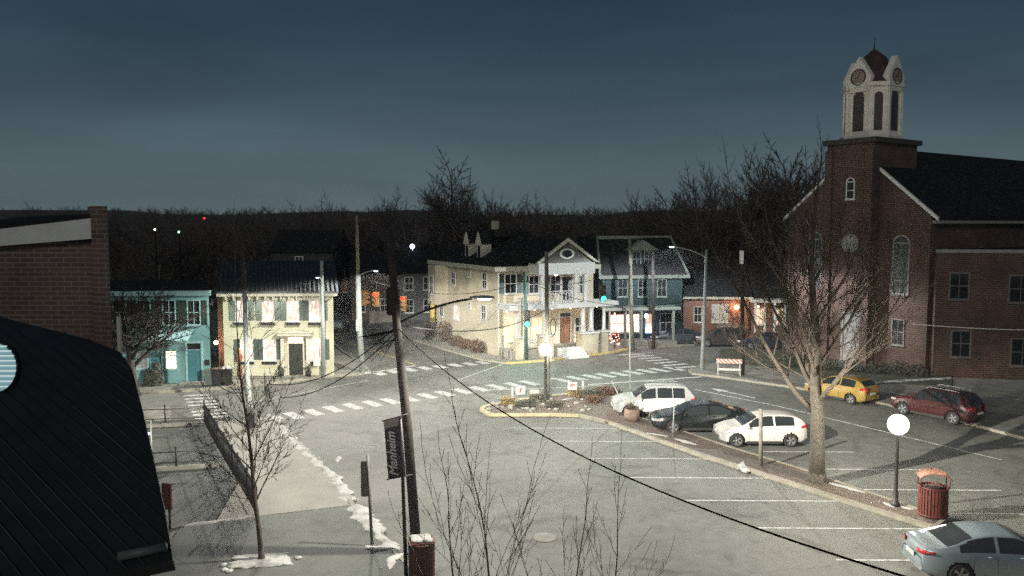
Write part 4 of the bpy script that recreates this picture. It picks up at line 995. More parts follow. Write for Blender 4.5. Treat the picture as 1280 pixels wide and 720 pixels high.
# ---------------------------------------------------------------- houses far up the left road
def small_house(name, px, base, w, h, dep, ang, m, label, rm=SLATE, wins=(), lit=GLASS):
    g = G(px, base, 0); o = root(name, (g.x, g.y, 0), ang, label, 'house')
    bx('wall', m, o, 0, w, 0, dep, 0, h); MB().extr([(-.3, -.3, h), (-.3, dep / 2, h + dep * .28), (-.3, dep + .3, h)], (w + .6, 0, 0)).build('roof', rm, o)
    for a, z in wins: window(o, fr, a, z, .8, 1.3, WHITE, lit, None)
    return o
GH = mat('grey_siding', (.11, .115, .11), .7, .1, 2)
small_house('white_house', 500, 402, 4.5, 5.2, 8, R(15), GH, 'small pale house beyond the signals left of the cream house', wins=((1, 1), (3, 1), (1, 3.4), (3, 3.4)))
small_house('brick_house', 440, 401, 5, 5.0, 8, R(5), mat('brown_wall', (.10, .075, .055), .8, .2, 2), 'dark low house beyond the corner pole up the left road', wins=((1, 1), (3.5, 1)))
small_house('grey_house', 340, 395, 7, 7.2, 9, R(0), mat('dark_grey_wall', (.035, .035, .033), .8, .2, 2), 'dim house behind the yellow house roof', wins=((3.2, 5.4),))
# low wall up the left road
b = MB(); g0, g1 = G(462, 404), G(500, 402)
bx_ = MB().box(0, (g1 - g0).length, 0, .4, 0, 1.3); o = tag(bx_.build('garden_wall', CONC), 'low pale wall beyond the red signals', 'wall'); o.location = g0
# lit far lamp and distant lights
def far_lamp(px, py, d, base, label, col, e, r):
    p = AT(px, py, d); o = root('street_light', (p.x, p.y, base), 0, label, 'street light'); h = p.z - base
    MB().tube([(0, .05, 0), (0, .05, h)], .05, 6).build('pole', CABLE if r < .12 else STEEL, o); MB().ball((0, -.1, h), r, n=10).build('lamp', emit('far_' + label[:8], col, e), o)
far_lamp(515.5, 308, 92, 0, 'bluish white far lamp above the pale house', (.6, .68, 1), 40, .28)
far_lamp(255, 273, 330, 9, 'tiny red light on the hill horizon', (1, .05, .03), 4, .5)
far_lamp(194, 287, 86, 0, 'left tiny pale green light on the dark hill', (.7, 1, .8), 3, .11)
far_lamp(224, 290, 86, 0, 'right tiny pale green light on the dark hill', (.5, 1, .7), 3, .11)
far_lamp(461, 388, 90, 0, 'tiny white light below the red signals', (.9, .9, 1), 12, .12)

# ---------------------------------------------------------------- church
rdir = Vector((.56, -.83)).normalized(); Cc = Vector((25.1, 60.0)); h2 = 5.7
F = Fr(Cc - rdir * h2, math.atan2(rdir.y, rdir.x)); W = 2 * h2
CHU = root('church', F.O, F.a, 'tall dark brick church with gabled front and white belfry', 'church')
ez = F.front(988, 268)[1] - .1; az = F.front(1066, 188)[1]; DEP = 26
b = MB().extr([(0, 0, 0), (W, 0, 0), (W, 0, ez), (W / 2, 0, az), (0, 0, ez)], (0, DEP, 0)); b.build('wall', CBRICK, CHU)
b = MB(); k = (az - ez) / (W / 2)
for s_ in (0, 1):
    xe, xo = (0, -.5) if s_ == 0 else (W, W + .5)
    b.extr([(xo, .12, ez - .5 * k + .05), (W / 2, .12, az + .05), (W / 2, .12, az + .3), (xo, .12, ez - .5 * k + .3)], (0, DEP, 0))
b.build('roof', mat('church_slate', (.016, .016, .018), .9, .25, 2, bump=.2, spec=.08), CHU)
b = MB()
for s_ in (0, 1):
    xo = -.5 if s_ == 0 else W + .5
    b.extr([(xo, -.12, ez - .5 * k - .02), (W / 2, -.12, az - .02), (W / 2, -.12, az + .22), (xo, -.12, ez - .5 * k + .22)], (0, .22, 0))
b.build('rake_trim', WHITE, CHU)
MB().box(W + .001, W + .5, .1, DEP, ez - .62, ez - .42).build('gutter', STONE, CHU)
# tower
TY = -.9; x0 = F.front(1033, 230, TY)[0]; x1 = F.front(1091, 230, TY)[0]; tz = F.front(1060, 180, TY)[1]
# side depth so that its far edge falls at the measured place
td = F.side(1146, 200, x1)[0]; 
bx('tower', CBRICK, CHU, x0, x1, TY, td, 0, tz)
MB().box(x0 - .25, x1 + .25, TY - .25, td + .25, tz + .001, tz + .35).build('tower_cornice', mat('dark_cornice', (.05, .045, .04), .8, .2, 3), CHU)
for (u, v, l) in ((x0, x1, 0),):
    b = MB()
    for xx in (x0 + .25, x1 - .25): b.box(xx - .3, xx + .3, TY - .18, TY - .001, 0, tz - .4)
    b.build('buttress', CBRICK, CHU)
cx, cy = (x0 + x1) / 2, (TY + td) / 2
rr = F.I @ AT(1090, 150, (F.M @ Vector((cx, cy, 0))).y)
cx, cy = rr.x, rr.y
cz0 = tz + .35; zt = AT(1090, 112, (F.M @ Vector((cx, cy, 0))).y).z
bw = 1.72; ch = .88
octp = [(cx - bw, cy - ch), (cx - ch, cy - bw), (cx + ch, cy - bw), (cx + bw, cy - ch), (cx + bw, cy + ch), (cx + ch, cy + bw), (cx - ch, cy + bw), (cx - bw, cy + ch)]
BW = mat('belfry_white', (.72, .68, .60), .6, .12, 2)
bel = MB().prism(octp, cz0, zt).build('belfry', BW, CHU)
def scaled(s): return [(cx + (x - cx) * s, cy + (y - cy) * s) for x, y in octp]
MB().prism(scaled(1.14), cz0 - .001, cz0 + .3).build('belfry_base', BW, bel); MB().prism(scaled(1.1), zt + .001, zt + .28).build('belfry_cornice', BW, bel)
LOUV = mat('dark_louvre', (.06, .055, .05), .7, .2, 3)
for i in range(8):
    p, q = Vector(octp[i]), Vector(octp[(i + 1) % 8]); m = (p + q) / 2; dr = (q - p).normalized(); nn = Vector((dr.y, -dr.x)); wl_ = (q - p).length
    def mpo(a, o, z, m=m, dr=dr, nn=nn): v = m + dr * a + nn * o; return (v.x, v.y, z)
    b = MB(); fbox(b, mpo, -wl_ * .24, wl_ * .24, .001, .03, cz0 + .6, zt - .7)
    pts = [mpo(wl_ * .24 * math.cos(math.pi * j / 10), .03, zt - .7 + wl_ * .24 * math.sin(math.pi * j / 10)) for j in range(11)]
    b.add(pts, [tuple(range(11))]); b.build('louvre', LOUV, bel)
    for s_ in (-1, 1): pb = MB(); fbox(pb, mpo, s_ * wl_ * .42 - .07, s_ * wl_ * .42 + .07, .001, .12, cz0 + .3, zt - .002); pb.build('pilaster', BW, bel)
    if i % 2 == 1:  # clock gables on the square sides
        gz = zt + .28
        g = MB(); P = [mpo(-.88, .12, zt - .35), mpo(.88, .12, zt - .35), mpo(.95, .12, gz + .45), mpo(0, .12, gz + 1.9), mpo(-.95, .12, gz + .45)]
        e = Vector((-nn.x, -nn.y, 0)) * .5; g.extr(P, e); gg = g.build('clock_gable', BW, bel)
        c = MB(); c.add([mpo(.5 * math.cos(t), .14, gz + .42 + .5 * math.sin(t)) for t in [j * math.pi / 12 for j in range(24)]], [tuple(range(24))]); c.build('clock_face', mat('clock_face', (.30, .22, .18), .6, .1, 3), gg)
        c = MB(); c.tube([mpo(.55 * math.cos(t), .15, gz + .42 + .55 * math.sin(t)) for t in [j * math.pi / 12 for j in range(25)]], .05, 6); c.build('clock_ring', LOUV, gg)
        c = MB(); c.tube([mpo(0, .16, gz + .42), mpo(.1, .16, gz + .78)], .025, 5); c.tube([mpo(0, .16, gz + .42), mpo(-.25, .16, gz + .36)], .03, 5); c.build('clock_hands', DKMET, gg)
dd = (F.M @ Vector((cx, cy, 0))).y; sz = AT(1088, 62, dd).z
b = MB(); n = 8; vs = []
for s_, z in ((.98, zt + .28), (.74, zt + 1.25), (.42, zt + 2.3), (.06, sz)): vs += [(x, y, z) for x, y in scaled(s_)]
b.add(vs, [(i * 8 + k, i * 8 + (k + 1) % 8, (i + 1) * 8 + (k + 1) % 8, (i + 1) * 8 + k) for i in range(3) for k in range(8)] + [tuple(range(24, 32))]); b.build('spire', mat('brown_spire', (.05, .03, .026), .8, .25, 4), bel)
MB().tube([(cx, cy, sz - .1), (cx, cy, sz + .8)], [.05, .02], 6).build('finial', DKMET, bel)
# windows of the front
for px, y0, y1 in ((1018, 358, 300), (1125, 366, 305)):
    a, z0 = F.front(px, y0); _, z1 = F.front(px, y1); window(CHU, fr, a, z0, 1.05, z1 - z0, STONE, mat('church_glass', (.05, .055, .05), .15, .5, 5), None, bars=(1, 3), arch=True, fw=.12)
a, z0 = F.front(1063, 248, TY); _, z1 = F.front(1063, 228, TY); mt = lambda a, o, z: (a, TY - o, z)
window(CHU, mt, a, z0, .55, z1 - z0, WHITE, GLASS, None, bars=(0, 1), arch=True)
a, zc = F.front(1063, 304, TY)
b = MB(); b.tube([(a + .62 * math.cos(t), TY - .05, zc + .62 * math.sin(t)) for t in [i * math.pi / 12 for i in range(25)]], .1, 6); ow = b.build('round_window', STONE, CHU)
MB().add([(a + .6 * math.cos(t), TY - .04, zc + .6 * math.sin(t)) for t in [i * math.pi / 10 for i in range(20)]], [tuple(range(20))]).build('pane', GLASSC, ow)
a, _ = F.front(1067, 440, TY); door(CHU, mt, a, .4, 1.7, 2.6, mat('church_door', (.28, .26, .24), .5, .2, 4), STONE, GLASSC, .8, fw=.2)
MB().box(a - 1.6, a + 1.6, TY - 1.5, TY - .19, 0, .38).build('steps', STONE, CHU)
for px in (1018, 1122): a, z0 = F.front(px, 430); window(CHU, fr, a, z0, .8, 1.7, STONE, GLASS, None, bars=(1, 1))
sr = mapper('right', W)
# annex
F3 = Fr(Vector((28.6, 54.9, 0)), math.atan2(-.1, 1)); AW = 15
AN = root('church_annex', F3.O, F3.a, 'flat roofed brick annex right of the church front', 'building')
ez3 = F3.front(1200, 314)[1]; bx('wall', CBRICK, AN, 0, AW, 0, 12, 0, ez3); bx('cornice', STONE, AN, -.1, AW, -.12, -.001, ez3 - .12, ez3 + .12)
MB().box(0, AW, 0, 12, ez3 + .001, ez3 + .1).build('roof', SLATE, AN)
for px, y0, y1, w in ((1198, 373, 342, 1.15), (1275, 377, 345, 1.4), (1200, 445, 414, 1.15), (1277, 456, 424, 1.4)):
    a, z0 = F3.front(px, y0); _, z1 = F3.front(px, y1); window(AN, fr, a, z0, w, z1 - z0, mat('darker_stone', (.14, .13, .12), .85, .2, 4), GLASS, None, fw=.09)  # frame stone darker than on the church front
for i in range(7):
    px = 985 + i * 27; g = G(px, 458 + i * 2.0, .16)
    bush(g, .7 + .1 * (i % 3), .8 + .15 * (i % 2), 'dark low bush in the row before the church', OLIVE, 'row of low bushes before the church', 380)

# ---------------------------------------------------------------- near left: neighbour brick wall, dark roof
d = 17.0
NB = root('brick_building', (0, 0, 0), 0, 'brick building end wall with white roof trim behind the dark roof', 'building')
p = [AT(-160, 304, d), AT(125, 266, d), AT(125, 440, d), AT(-160, 470, d)]
xL, xR = p[0].x, p[1].x
MB().extr([(xL, d, 0), (xR, d, 0), (xR, d, AT(125, 284, d).z), (xL, d, AT(-160, 318, d).z)], (-4.2, 5, 0)).build('wall', NBRICK, NB)
MB().extr([AT(-160, 320, d - .22), AT(119, 298, d - .22), AT(119, 272, d - .22), AT(-160, 305, d - .22)], (0, .21, 0)).build('roof_trim', mat('white_trim_board', (.55, .55, .53), .6, .12, 1.5), NB)
MB().extr([AT(-160, 304.5, d - .24), AT(119, 271.5, d - .24), AT(119, 267, d - .24), AT(-160, 299, d - .24)], (-4.4, 5.3, 0)).build('roof', SLATE, NB)
xc0, xc1 = AT(116, 300, d - .2).x, AT(137, 300, d - .2).x
MB().prism([(xc0, d - .25), (xc1, d - .25), (xc1 - .5, d + .6), (xc0 - .5, d + .6)], 0, AT(125, 258, d).z).build('chimney', NBRICK, NB)
MB().tube([(xc1 + .08, d - .1, 0), (xc1 + .08, d - .1, AT(137, 395, d).z)], .05, 8).build('downspout', CREAMT, NB)
q = AT(150, 381, 40); 
# dark roof in the foreground
RF = root('dark_roof_building', (0, 0, 0), 0, 'very dark ribbed metal roof filling the lower left corner', 'building')
edge = [AT(-260, 330, 15), AT(0, 392, 13), AT(110, 422, 12.3), AT(150, 440, 12), AT(165, 462, 11.6), AT(176, 505, 10.9), AT(192, 575, 9.9), AT(206, 640, 9.0), AT(214, 690, 8.4), AT(-260, 720, 8.4)]
# keep the roof in one plane through three survey points
A_, B_, C_ = AT(-260, 330, 15), AT(150, 440, 12), AT(214, 690, 8.4)
nrm = (B_ - A_).cross(C_ - A_).normalized()
def onplane(x, y): r = ray(x, y); t = (A_ - CAM).dot(nrm) / r.dot(nrm); return CAM + r * t
if nrm.z < 0: nrm = -nrm
PX = [(-260, 335), (0, 396), (110, 424), (150, 440), (165, 462), (176, 505), (192, 575), (206, 640), (216, 700), (-260, 800)]
PR = [onplane(x, y) for x, y in PX]
DRK = mat('black_metal_roof', (.016, .017, .018), .65, .3, 2)
MB().extr(PR, -nrm * .15).build('roof', DRK, RF)
b = MB()
for k in range(60):
    # ribs run from upper left to lower right, parallel in the roof plane
    o_ = onplane(60, 480); d_ = (onplane(170, 575) - o_).normalized(); s_ = nrm.cross(d_).normalized(); c = o_ + s_ * (k - 30) * .15
    inside = []
    for j in range(-60, 61):
        p = c + d_ * j * .12; v = p - CAM; vy = v.dot(Vector((0, cp, -sp))); vx = v.x; vz = v.dot(Vector((0, sp, cp)))
        if vy <= 0: continue
        X = 640 + FP * vx / vy; Y = 360 - FP * vz / vy
        ins = False; n = len(PX)
        for i in range(n):
            (xa_, ya_), (xb_, yb_) = PX[i], PX[(i + 1) % n]
            if (ya_ > Y) != (yb_ > Y) and X < (xb_ - xa_) * (Y - ya_) / (yb_ - ya_) + xa_: ins = not ins
        if ins: inside.append(p)
    if rs.random() < .2: inside = inside[int(len(inside) * rs.uniform(.0, .4)):]
    if len(inside) > 2: b.tube([inside[0] + nrm * .012, inside[-1] + nrm * .004], rs.uniform(.009, .015), 6)
b.build('roof_ribs', mat('worn_rib_metal', (.024, .026, .026), .5, .3, 3, metal=.3), RF)
pb = [p.to_2d() for p in PR]
b = MB(); zz = min(p.z for p in PR)
wall_poly = [(PR[i].x - .25, PR[i].y, PR[i].z - .17) for i in range(3, 9)]
b.add([w for w in wall_poly] + [(w[0], w[1], 0) for w in wall_poly], [(i, i + 1, 7 + i, 6 + i) for i in range(5)]); 
b.add([(PR[8].x - .25, PR[8].y, PR[8].z - .17), (PR[9].x, PR[9].y, PR[9].z - .17), (PR[9].x, PR[9].y, 0), (PR[8].x - .25, PR[8].y, 0)], [(0, 1, 2, 3)])
b.build('wall', mat('near_dark_siding', (.03, .03, .03), .8, .2, 2), RF)
u, v = onplane(150, 701), onplane(210, 689); MB().tube([u + nrm * .06, v + nrm * .06], .05, 8).build('gutter', mat('dull_gutter', (.09, .10, .095), .5, .1, 2), RF)
# striped glowing disc added on the roof to imitate a lens flare
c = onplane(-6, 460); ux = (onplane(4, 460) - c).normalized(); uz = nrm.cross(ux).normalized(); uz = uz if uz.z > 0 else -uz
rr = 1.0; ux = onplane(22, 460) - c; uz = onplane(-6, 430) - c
wn = MB().tube([c + nrm * .03 + (ux * math.cos(t) + uz * math.sin(t)) * rr * 1.03 for t in [i * math.pi / 16 for i in range(33)]], .02, 6).build('flare_disc', DRK, RF)
MB().add([c + nrm * .02 + (ux * math.cos(t) + uz * math.sin(t)) * rr for t in [i * math.pi / 16 for i in range(32)]], [tuple(range(32))]).build('pane', emit('flare_glow', (.30, .52, .58), .3), wn)
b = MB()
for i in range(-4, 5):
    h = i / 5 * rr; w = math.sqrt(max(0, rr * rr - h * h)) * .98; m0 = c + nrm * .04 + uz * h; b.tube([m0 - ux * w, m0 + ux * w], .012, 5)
b.build('flare_stripes', emit('flare_stripe_glow', (.7, .85, .85), .5), wn)

# fences of the lower lot
def fence(pts, h, z, label, rails=3, pitch=.14, m=DKMET, close=False):
    P = [G(x, y, z) for x, y in pts]; o = root('metal_fence', P[0], 0, label, 'fence', 'dark rail fences of the sunken lot'); b = MB(); rl = MB()
    for a, c in zip(P, P[1:]):
        a = a - P[0]; c = c - P[0]; L = (c - a).length; n = int(L / pitch)
        for i in range(n + 1):
            q = a.lerp(c, i / n); b.tube([q, q + Vector((0, 0, h * .97))], .012, 4)
        for k in range(rails): zz = Vector((0, 0, h * (k + .5) / rails + .1)); rl.tube([a + zz, c + zz], .025, 6)
        for i in range(int(L / 2.2) + 1):
            q = a.lerp(c, min(1, i * 2.2 / L)); MB().tube([q, q + Vector((0, 0, h + .1))], .045, 6).build('post', m, o)
    if pitch < .5: b.build('balusters', m, o)
    rl.build('rails', m, o)
fence([(256, 530), (272, 560), (298, 604), (322, 646)], 1.15, .1, 'dark picket fence between the pavement and the sunken lot', 2, .11)
fence([(150, 534), (256, 530)], 1.0, .06, 'thin rail fence across the far side of the sunken lot', 2, .9)
fence([(150, 592), (270, 584)], .9, .06, 'thin rail fence across the middle of the sunken lot', 2, 1.2)
b = MB(); 
for a, c in (((150, 592), (276, 583)), ((150, 536), (256, 531))):
    A, B = G(*a, .06), G(*c, .06); L = (B - A).length; M = Matrix.Translation(A) @ Matrix.Rotation(math.atan2(B.y - A.y, B.x - A.x), 4, 'Z'); b.box(0, L, -.1, .1, 0, .16, M)
struct('lot_kerb', b, CONC2)
g = G(211, 662, .1); o = root('red_sign', (g.x, g.y, .1), R(-20), 'red board on a post beside the dark roof edge', 'sign')
MB().box(-.22, .16, -.03, .03, .7, 1.6).build('board', mat('red_board', (.20, .06, .05), .6, .1, 3), o); MB().tube([(0, .06, 0), (0, .06, 1.5)], .04, 6).build('post', DKMET, o)
g = G(190, 580, .06); o = root('glow_dot_post', g, 0, 'thin post with two self-lit dots beside the dark roof', 'post')
MB().tube([(0, 0, 0), (0, 0, 1.9)], .035, 6).build('post', STEEL, o)
for z, col, n_ in ((1.35, (.65, .55, 1), 'violet_light'), (.85, (1, .9, .85), 'white_light')): MB().ball((-.16, -.05, z), .12, 1.4, .5, .6, 8).build('glow_dot', emit(n_, col, 2.5), o)  # emissive dots added for two bright spots of unknown source

# ---------------------------------------------------------------- litter bins
def litter_bin(loc, rz, label, w, hood=True, snowy=False, h=1.05):
    o = root('litter_bin', loc, rz, label, 'litter bin', 'round red slatted litter bins')
    n = 28
    MB().lathe([(w * .93, .05), (w * .95, h - .05)], n=20).build('liner', mat('bin_liner', (.03, .015, .012), .7, .2, 3), o)
    b = MB()
    for i in range(n):
        a = 2 * math.pi * i / n; M = Matrix.Rotation(a, 4, 'Z'); b.box(w - .01, w + .022, -.035, .035, .04, h, M)
    b.build('slats', REDBIN, o)
    for z in (.08, h): MB().tube([((w + .015) * math.cos(t), (w + .015) * math.sin(t), z) for t in [i * math.pi / 12 for i in range(25)]], .028, 6).build('ring', REDBIN, o)
    if hood:
        for s_ in (-1, 1):
            for u in (-.25, .25): MB().tube([(s_ * w, u, h), (s_ * w, u, h + .42)], .02, 6).build('hood_post', REDBIN, o)
        vs = []; m = 10
        for j in range(m + 1):
            t = math.pi * (.15 + .7 * j / m); vs += [(-(w + .08) * math.cos(t) * 1.05, y, h + .18 + .34 * math.sin(t)) for y in (-.36, .36)]
        b = MB(); b.add(vs, [(2 * j, 2 * j + 1, 2 * j + 3, 2 * j + 2) for j in range(m)], True); hd = b.build('hood', COPPER, o)
        sm = hd.modifiers.new('s', 'SOLIDIFY'); sm.thickness = .03
    if snowy:
        b = MB(); rr_ = random.Random(3)
        for i in range(40): b.ball((rr_.uniform(-.22, .22), rr_.uniform(-.2, .2), h + .08), .12, 1.2, 1.2, .6, 8, .1, rr_)
        MB().box(-w, w, -w * .9, w * .9, h - .02, h + .06).build('lid', REDBIN, o); b.build('snow_cap', SNOW, o)
    return o
litter_bin(G(1171, 648, .12) + Vector((0, .3, 0)), R(-15), 'round red slatted litter bin with copper hood on the median', .46)
litter_bin(G(526, 728, .1) + Vector((0, .25, 0)), R(10), 'dark red slatted litter bin topped with snow at the lower edge', .36, False, True, 1.1)

# barricade, cone, stakes and small signs
STR = bpy.data.materials.new('barricade_stripes'); STR.use_nodes = True; nt = STR.node_tree
tc = nt.nodes.new('ShaderNodeTexCoord'); sx = nt.nodes.new('ShaderNodeSeparateXYZ'); nt.links.new(tc.outputs['Object'], sx.inputs[0])
ad = nt.nodes.new('ShaderNodeMath'); ad.operation = 'ADD'; nt.links.new(sx.outputs[0], ad.inputs[0]); nt.links.new(sx.outputs[2], ad.inputs[1])
md = nt.nodes.new('ShaderNodeMath'); md.operation = 'PINGPONG'; md.inputs[1].default_value = .14; nt.links.new(ad.outputs[0], md.inputs[0])
gt = nt.nodes.new('ShaderNodeMath'); gt.operation = 'GREATER_THAN'; gt.inputs[1].default_value = .07; nt.links.new(md.outputs[0], gt.inputs[0])
mx = nt.nodes.new('ShaderNodeMix'); mx.data_type = 'RGBA'; nt.links.new(gt.outputs[0], mx.inputs[0]); mx.inputs[6].default_value = (.75, .72, .66, 1); mx.inputs[7].default_value = (.5, .20, .13, 1)
nt.links.new(mx.outputs[2], nt.nodes['Principled BSDF'].inputs['Base Color'])
g = G(911, 469, .12); o = root('barricade', g, R(-10), 'white road barricade with red striped boards by the corner', 'barricade')
for s_ in (-.72, .72):
    for t in (-.3, .3): MB().tube([(s_, t, 0), (s_, 0, 1.15)], .035, 5).build('leg', WHITE, o)
MB().box(-.85, .85, -.08, -.05, .82, 1.12).build('board', STR, o); MB().box(-.78, .78, -.2, -.17, .35, .5).build('board', WHITE, o)
g = G(784, 519, .12); o = root('traffic_cone', g, 0, 'small orange cone lying by the leaning plank', 'cone')
MB().box(-.18, .18, -.18, .18, 0, .03).build('base', mat('cone_orange', (.6, .15, .05), .6, .1, 3), o); MB().lathe([(.14, .03), (.04, .5), (.03, .52)], n=12).build('cone', MATS['cone_orange'], o); MB().lathe([(.115, .18), (.085, .30)], n=12).build('band', WHITE, o)
g = G(778, 514, .12); o = root('leaning_plank', g, 0, 'pale planks leaning crosswise on the median bed', 'planks')
MB().tube([(-.6, 0, 1.7), (.15, 0, .1)], .03, 5).build('stake', CREAMT, o); MB().extr([(-.5, 0, .05), (-.4, 0, .0), (.5, 0, .5), (.4, 0, .6)], (0, .05, 0)).build('board', WHITE, o)
for px, py, yt, lab in ((640.5, 499, 484, 'left white stake with string in the planting bed'), (728.5, 493, 476.5, 'right white stake with string in the planting bed')):
    g = G(px, py, .12); t = AT(px, yt, g.y); o = root('stake', g, 0, lab, 'stake', 'white stakes in the median bed'); MB().box(-.06, .06, -.06, .06, 0, t.z - .12).build('shaft', WHITE, o)
REDT = mat('red_print', (.5, .06, .05), .6, .1, 3)
for px, py, lab, red in ((650.5, 488, 'white notice with a red mark hung beside the left stake', 1), (668, 492, 'plain pale notice hung left of the wooden pole', 0), (715.5, 482.5, 'white notice with red print hung by the right stake', 2)):
    g = G(px, 498, .12); q = AT(px, py, g.y); o = root('notice_board', (q.x, q.y, q.z), R(8) if red == 1 else R(-4), lab, 'notice', 'notices strung between the white stakes')
    MB().box(-.28, .28, -.012, .012, -.24, .24).build('board', WHITE if red else mat('dull_white', (.42, .42, .38), .6, .1, 3), o)
    if red == 1: b = MB().box(-.05, .06, -.02, -.013, -.12, .13); b.box(.0, .14, -.02, -.0131, .07, .13); b.build('red_mark', REDT, o)
    if red == 2:
        b = MB().box(-.12, .14, -.02, -.013, .08, .13); b.box(-.16, .14, -.02, -.013, -.0, .04); b.build('red_mark', REDT, o)
wire(AT(590, 487.6, G(650, 498).y), AT(755, 481.5, G(715, 498).y), .05, 'white string stretched between the stakes across the planting bed', .012).data.materials[0] = WHITE
g = G(790, 525, .12); o = root('tree_stump', g, 0, 'brown round planter in front of the white SUV wheel', 'planter'); MB().lathe([(.38, 0), (.42, .3), (.40, .6), (.34, .62), (.33, .5)], n=18).build('tub', mat('brown_tub', (.16, .11, .08), .85, .25, 5), o)
b = MB()
for i in range(40): q = (rs.gauss(0, .13), rs.gauss(0, .13), .55); b.tube([q, (q[0] * 1.6, q[1] * 1.6, .75 + rs.random() * .25)], .012, 4)
b.build('dead_stems', TWIG, o); o.name = 'planter'

# ---------------------------------------------------------------- cars
def smooth(pts, x):
    xs = [p[0] for p in pts]; ys = [p[1] for p in pts]
    if x <= xs[0]: return ys[0]
    if x >= xs[-1]: return ys[-1]
    for i in range(len(xs) - 1):
        if xs[i] <= x <= xs[i + 1]:
            def m(j):
                if j <= 0 or j >= len(xs) - 1: return 0 if False else ((ys[min(j + 1, len(xs) - 1)] - ys[max(j - 1, 0)]) / (xs[min(j + 1, len(xs) - 1)] - xs[max(j - 1, 0)]))
                a = (ys[j] - ys[j - 1]) / (xs[j] - xs[j - 1]); b_ = (ys[j + 1] - ys[j]) / (xs[j + 1] - xs[j]); return 0 if a * b_ <= 0 else 2 * a * b_ / (a + b_)
            h = xs[i + 1] - xs[i]; t = (x - xs[i]) / h
            return (2 * t**3 - 3 * t**2 + 1) * ys[i] + (t**3 - 2 * t**2 + t) * h * m(i) + (-2 * t**3 + 3 * t**2) * ys[i + 1] + (t**3 - t**2) * h * m(i + 1)
HEADL = mat('headlight_glass', (.55, .56, .56), .15, .1, 3, spec=.8); TAILL = mat('taillight_red', (.30, .02, .02), .2, .1, 3, spec=.8); PLATE = mat('plate', (.6, .6, .56), .5, .1, 3)
PLAST = mat('black_trim', (.025, .025, .025), .6, .1, 3)
CARGLASS = mat('car_glass', (.02, .024, .026), .05, .2, 1, spec=.9)
def car(loc, rz, label, kind, paint, name=None, rimm=None):
    S = {
     'suv':  dict(L=4.45, W=1.86, H=1.66, top=[(-2.22, .72), (-2.20, .98), (-2.12, 1.12), (-1.92, 1.42), (-1.72, 1.60), (-1.2, 1.65), (-.2, 1.66), (.35, 1.58), (.72, 1.36), (1.12, 1.08), (1.5, 1.03), (1.95, .93), (2.14, .80), (2.22, .62)], belt=[(-2.22, .98), (-.8, .98), (1.1, .92), (2.22, .72)], wind=(.42, 1.06), rear=(-2.16, -1.80), side=(-1.62, .78), pil=[(-.98, -.90), (-.12, -.03)], wh=(-1.33, 1.38), wr=.345, zb=.24),
     'sedan': dict(L=4.8, W=1.84, H=1.44, top=[(-2.40, .68), (-2.38, .92), (-2.28, 1.02), (-1.9, 1.06), (-1.55, 1.16), (-1.0, 1.36), (-.4, 1.44), (.1, 1.43), (.5, 1.32), (1.2, .98), (1.7, .90), (2.15, .80), (2.32, .70), (2.40, .55)], belt=[(-2.4, .94), (-1, .93), (1.1, .86), (2.4, .66)], wind=(.42, 1.12), rear=(-1.72, -1.02), side=(-1.42, .88), pil=[(-.42, -.33)], wh=(-1.40, 1.43), wr=.33, zb=.2),
     'hatch': dict(L=4.1, W=1.74, H=1.50, top=[(-2.05, .66), (-2.04, .92), (-1.98, 1.05), (-1.76, 1.30), (-1.48, 1.42), (-.9, 1.49), (-.2, 1.50), (.3, 1.41), (.68, 1.2), (1.15, .98), (1.5, .92), (1.85, .80), (1.98, .68), (2.05, .52)], belt=[(-2.05, .98), (-.8, .95), (1.0, .88), (2.05, .66)], wind=(.34, 1.06), rear=(-2.0, -1.62), side=(-1.42, .72), pil=[(-.50, -.42)], wh=(-1.22, 1.28), wr=.315, zb=.2)}[kind]
    L, W = S['L'], S['W']; o = root(name or 'parked_car', loc, rz, label, 'car', 'cars parked round the square')
    # stations by arc length of the roof profile
    xs = np.linspace(-L / 2, L / 2, 1200); zs = np.array([smooth(S['top'], x) for x in xs]); s = np.concatenate([[0], np.cumsum(np.hypot(np.diff(xs), np.diff(zs)))])
    NS = 110; X = np.interp(np.linspace(0, s[-1], NS), s, xs)
    def ring(x):
        zt_ = smooth(S['top'], x); zb_ = min(smooth(S['belt'], x), zt_ - .03)
        e = abs(x) / (L / 2); w = W / 2 * (1 - .20 * e ** 5 - .07 * e ** 14)
        bot = S['zb'] + .12 * max(0, e - .85) / .15
        pts = [(0, bot), (w * .6, bot), (w * .9, bot + .01)]
        ks = 12
        for j in range(1, ks + 1):
            t = j / ks; z = bot + .03 + (zb_ - bot - .03) * t; y = w * (.965 + .035 * math.sin(math.pi * min(1, t * 1.15)) - .03 * max(0, t - .8) / .2)
            if abs(t - .80) < .05: y += .006
            pts.append((y, z))
        h = zt_ - zb_; yb = pts[-1][0]; tum = .42 * max(0, h - .06); z1 = zb_ + h * .86; y1 = max(.35, yb - tum - .03)
        for j in range(1, 9): t = j / 8; pts.append((yb + (y1 - yb) * (t ** 1.15), zb_ + (z1 - zb_) * t))
        for j in range(1, 9):
            th = math.pi / 2 * j / 8; pts.append((y1 * math.cos(th) ** .55 if j < 8 else 0, z1 + (zt_ - z1) * math.sin(th) ** .9))
        return pts, zb_, zt_, z1
    rings = [ring(x) for x in X]; NP = len(rings[0][0])
    parts = {'body': MB(), 'windshield': MB(), 'rear_window': MB(), 'side_window_a': MB(), 'side_window_b': MB()}
    vidx = []; V = []
    for i, x in enumerate(X):
        row = []
        P = rings[i][0]
        full = [(-y, z) for y, z in P[::1]] ; full = full + [(y, z) for y, z in P[::-1]][1:-1]
        for y, z in full: row.append(len(V)); V.append((x, y, z))
        vidx.append(row)
    nr = len(vidx[0])
    faces = {k: [] for k in parts}
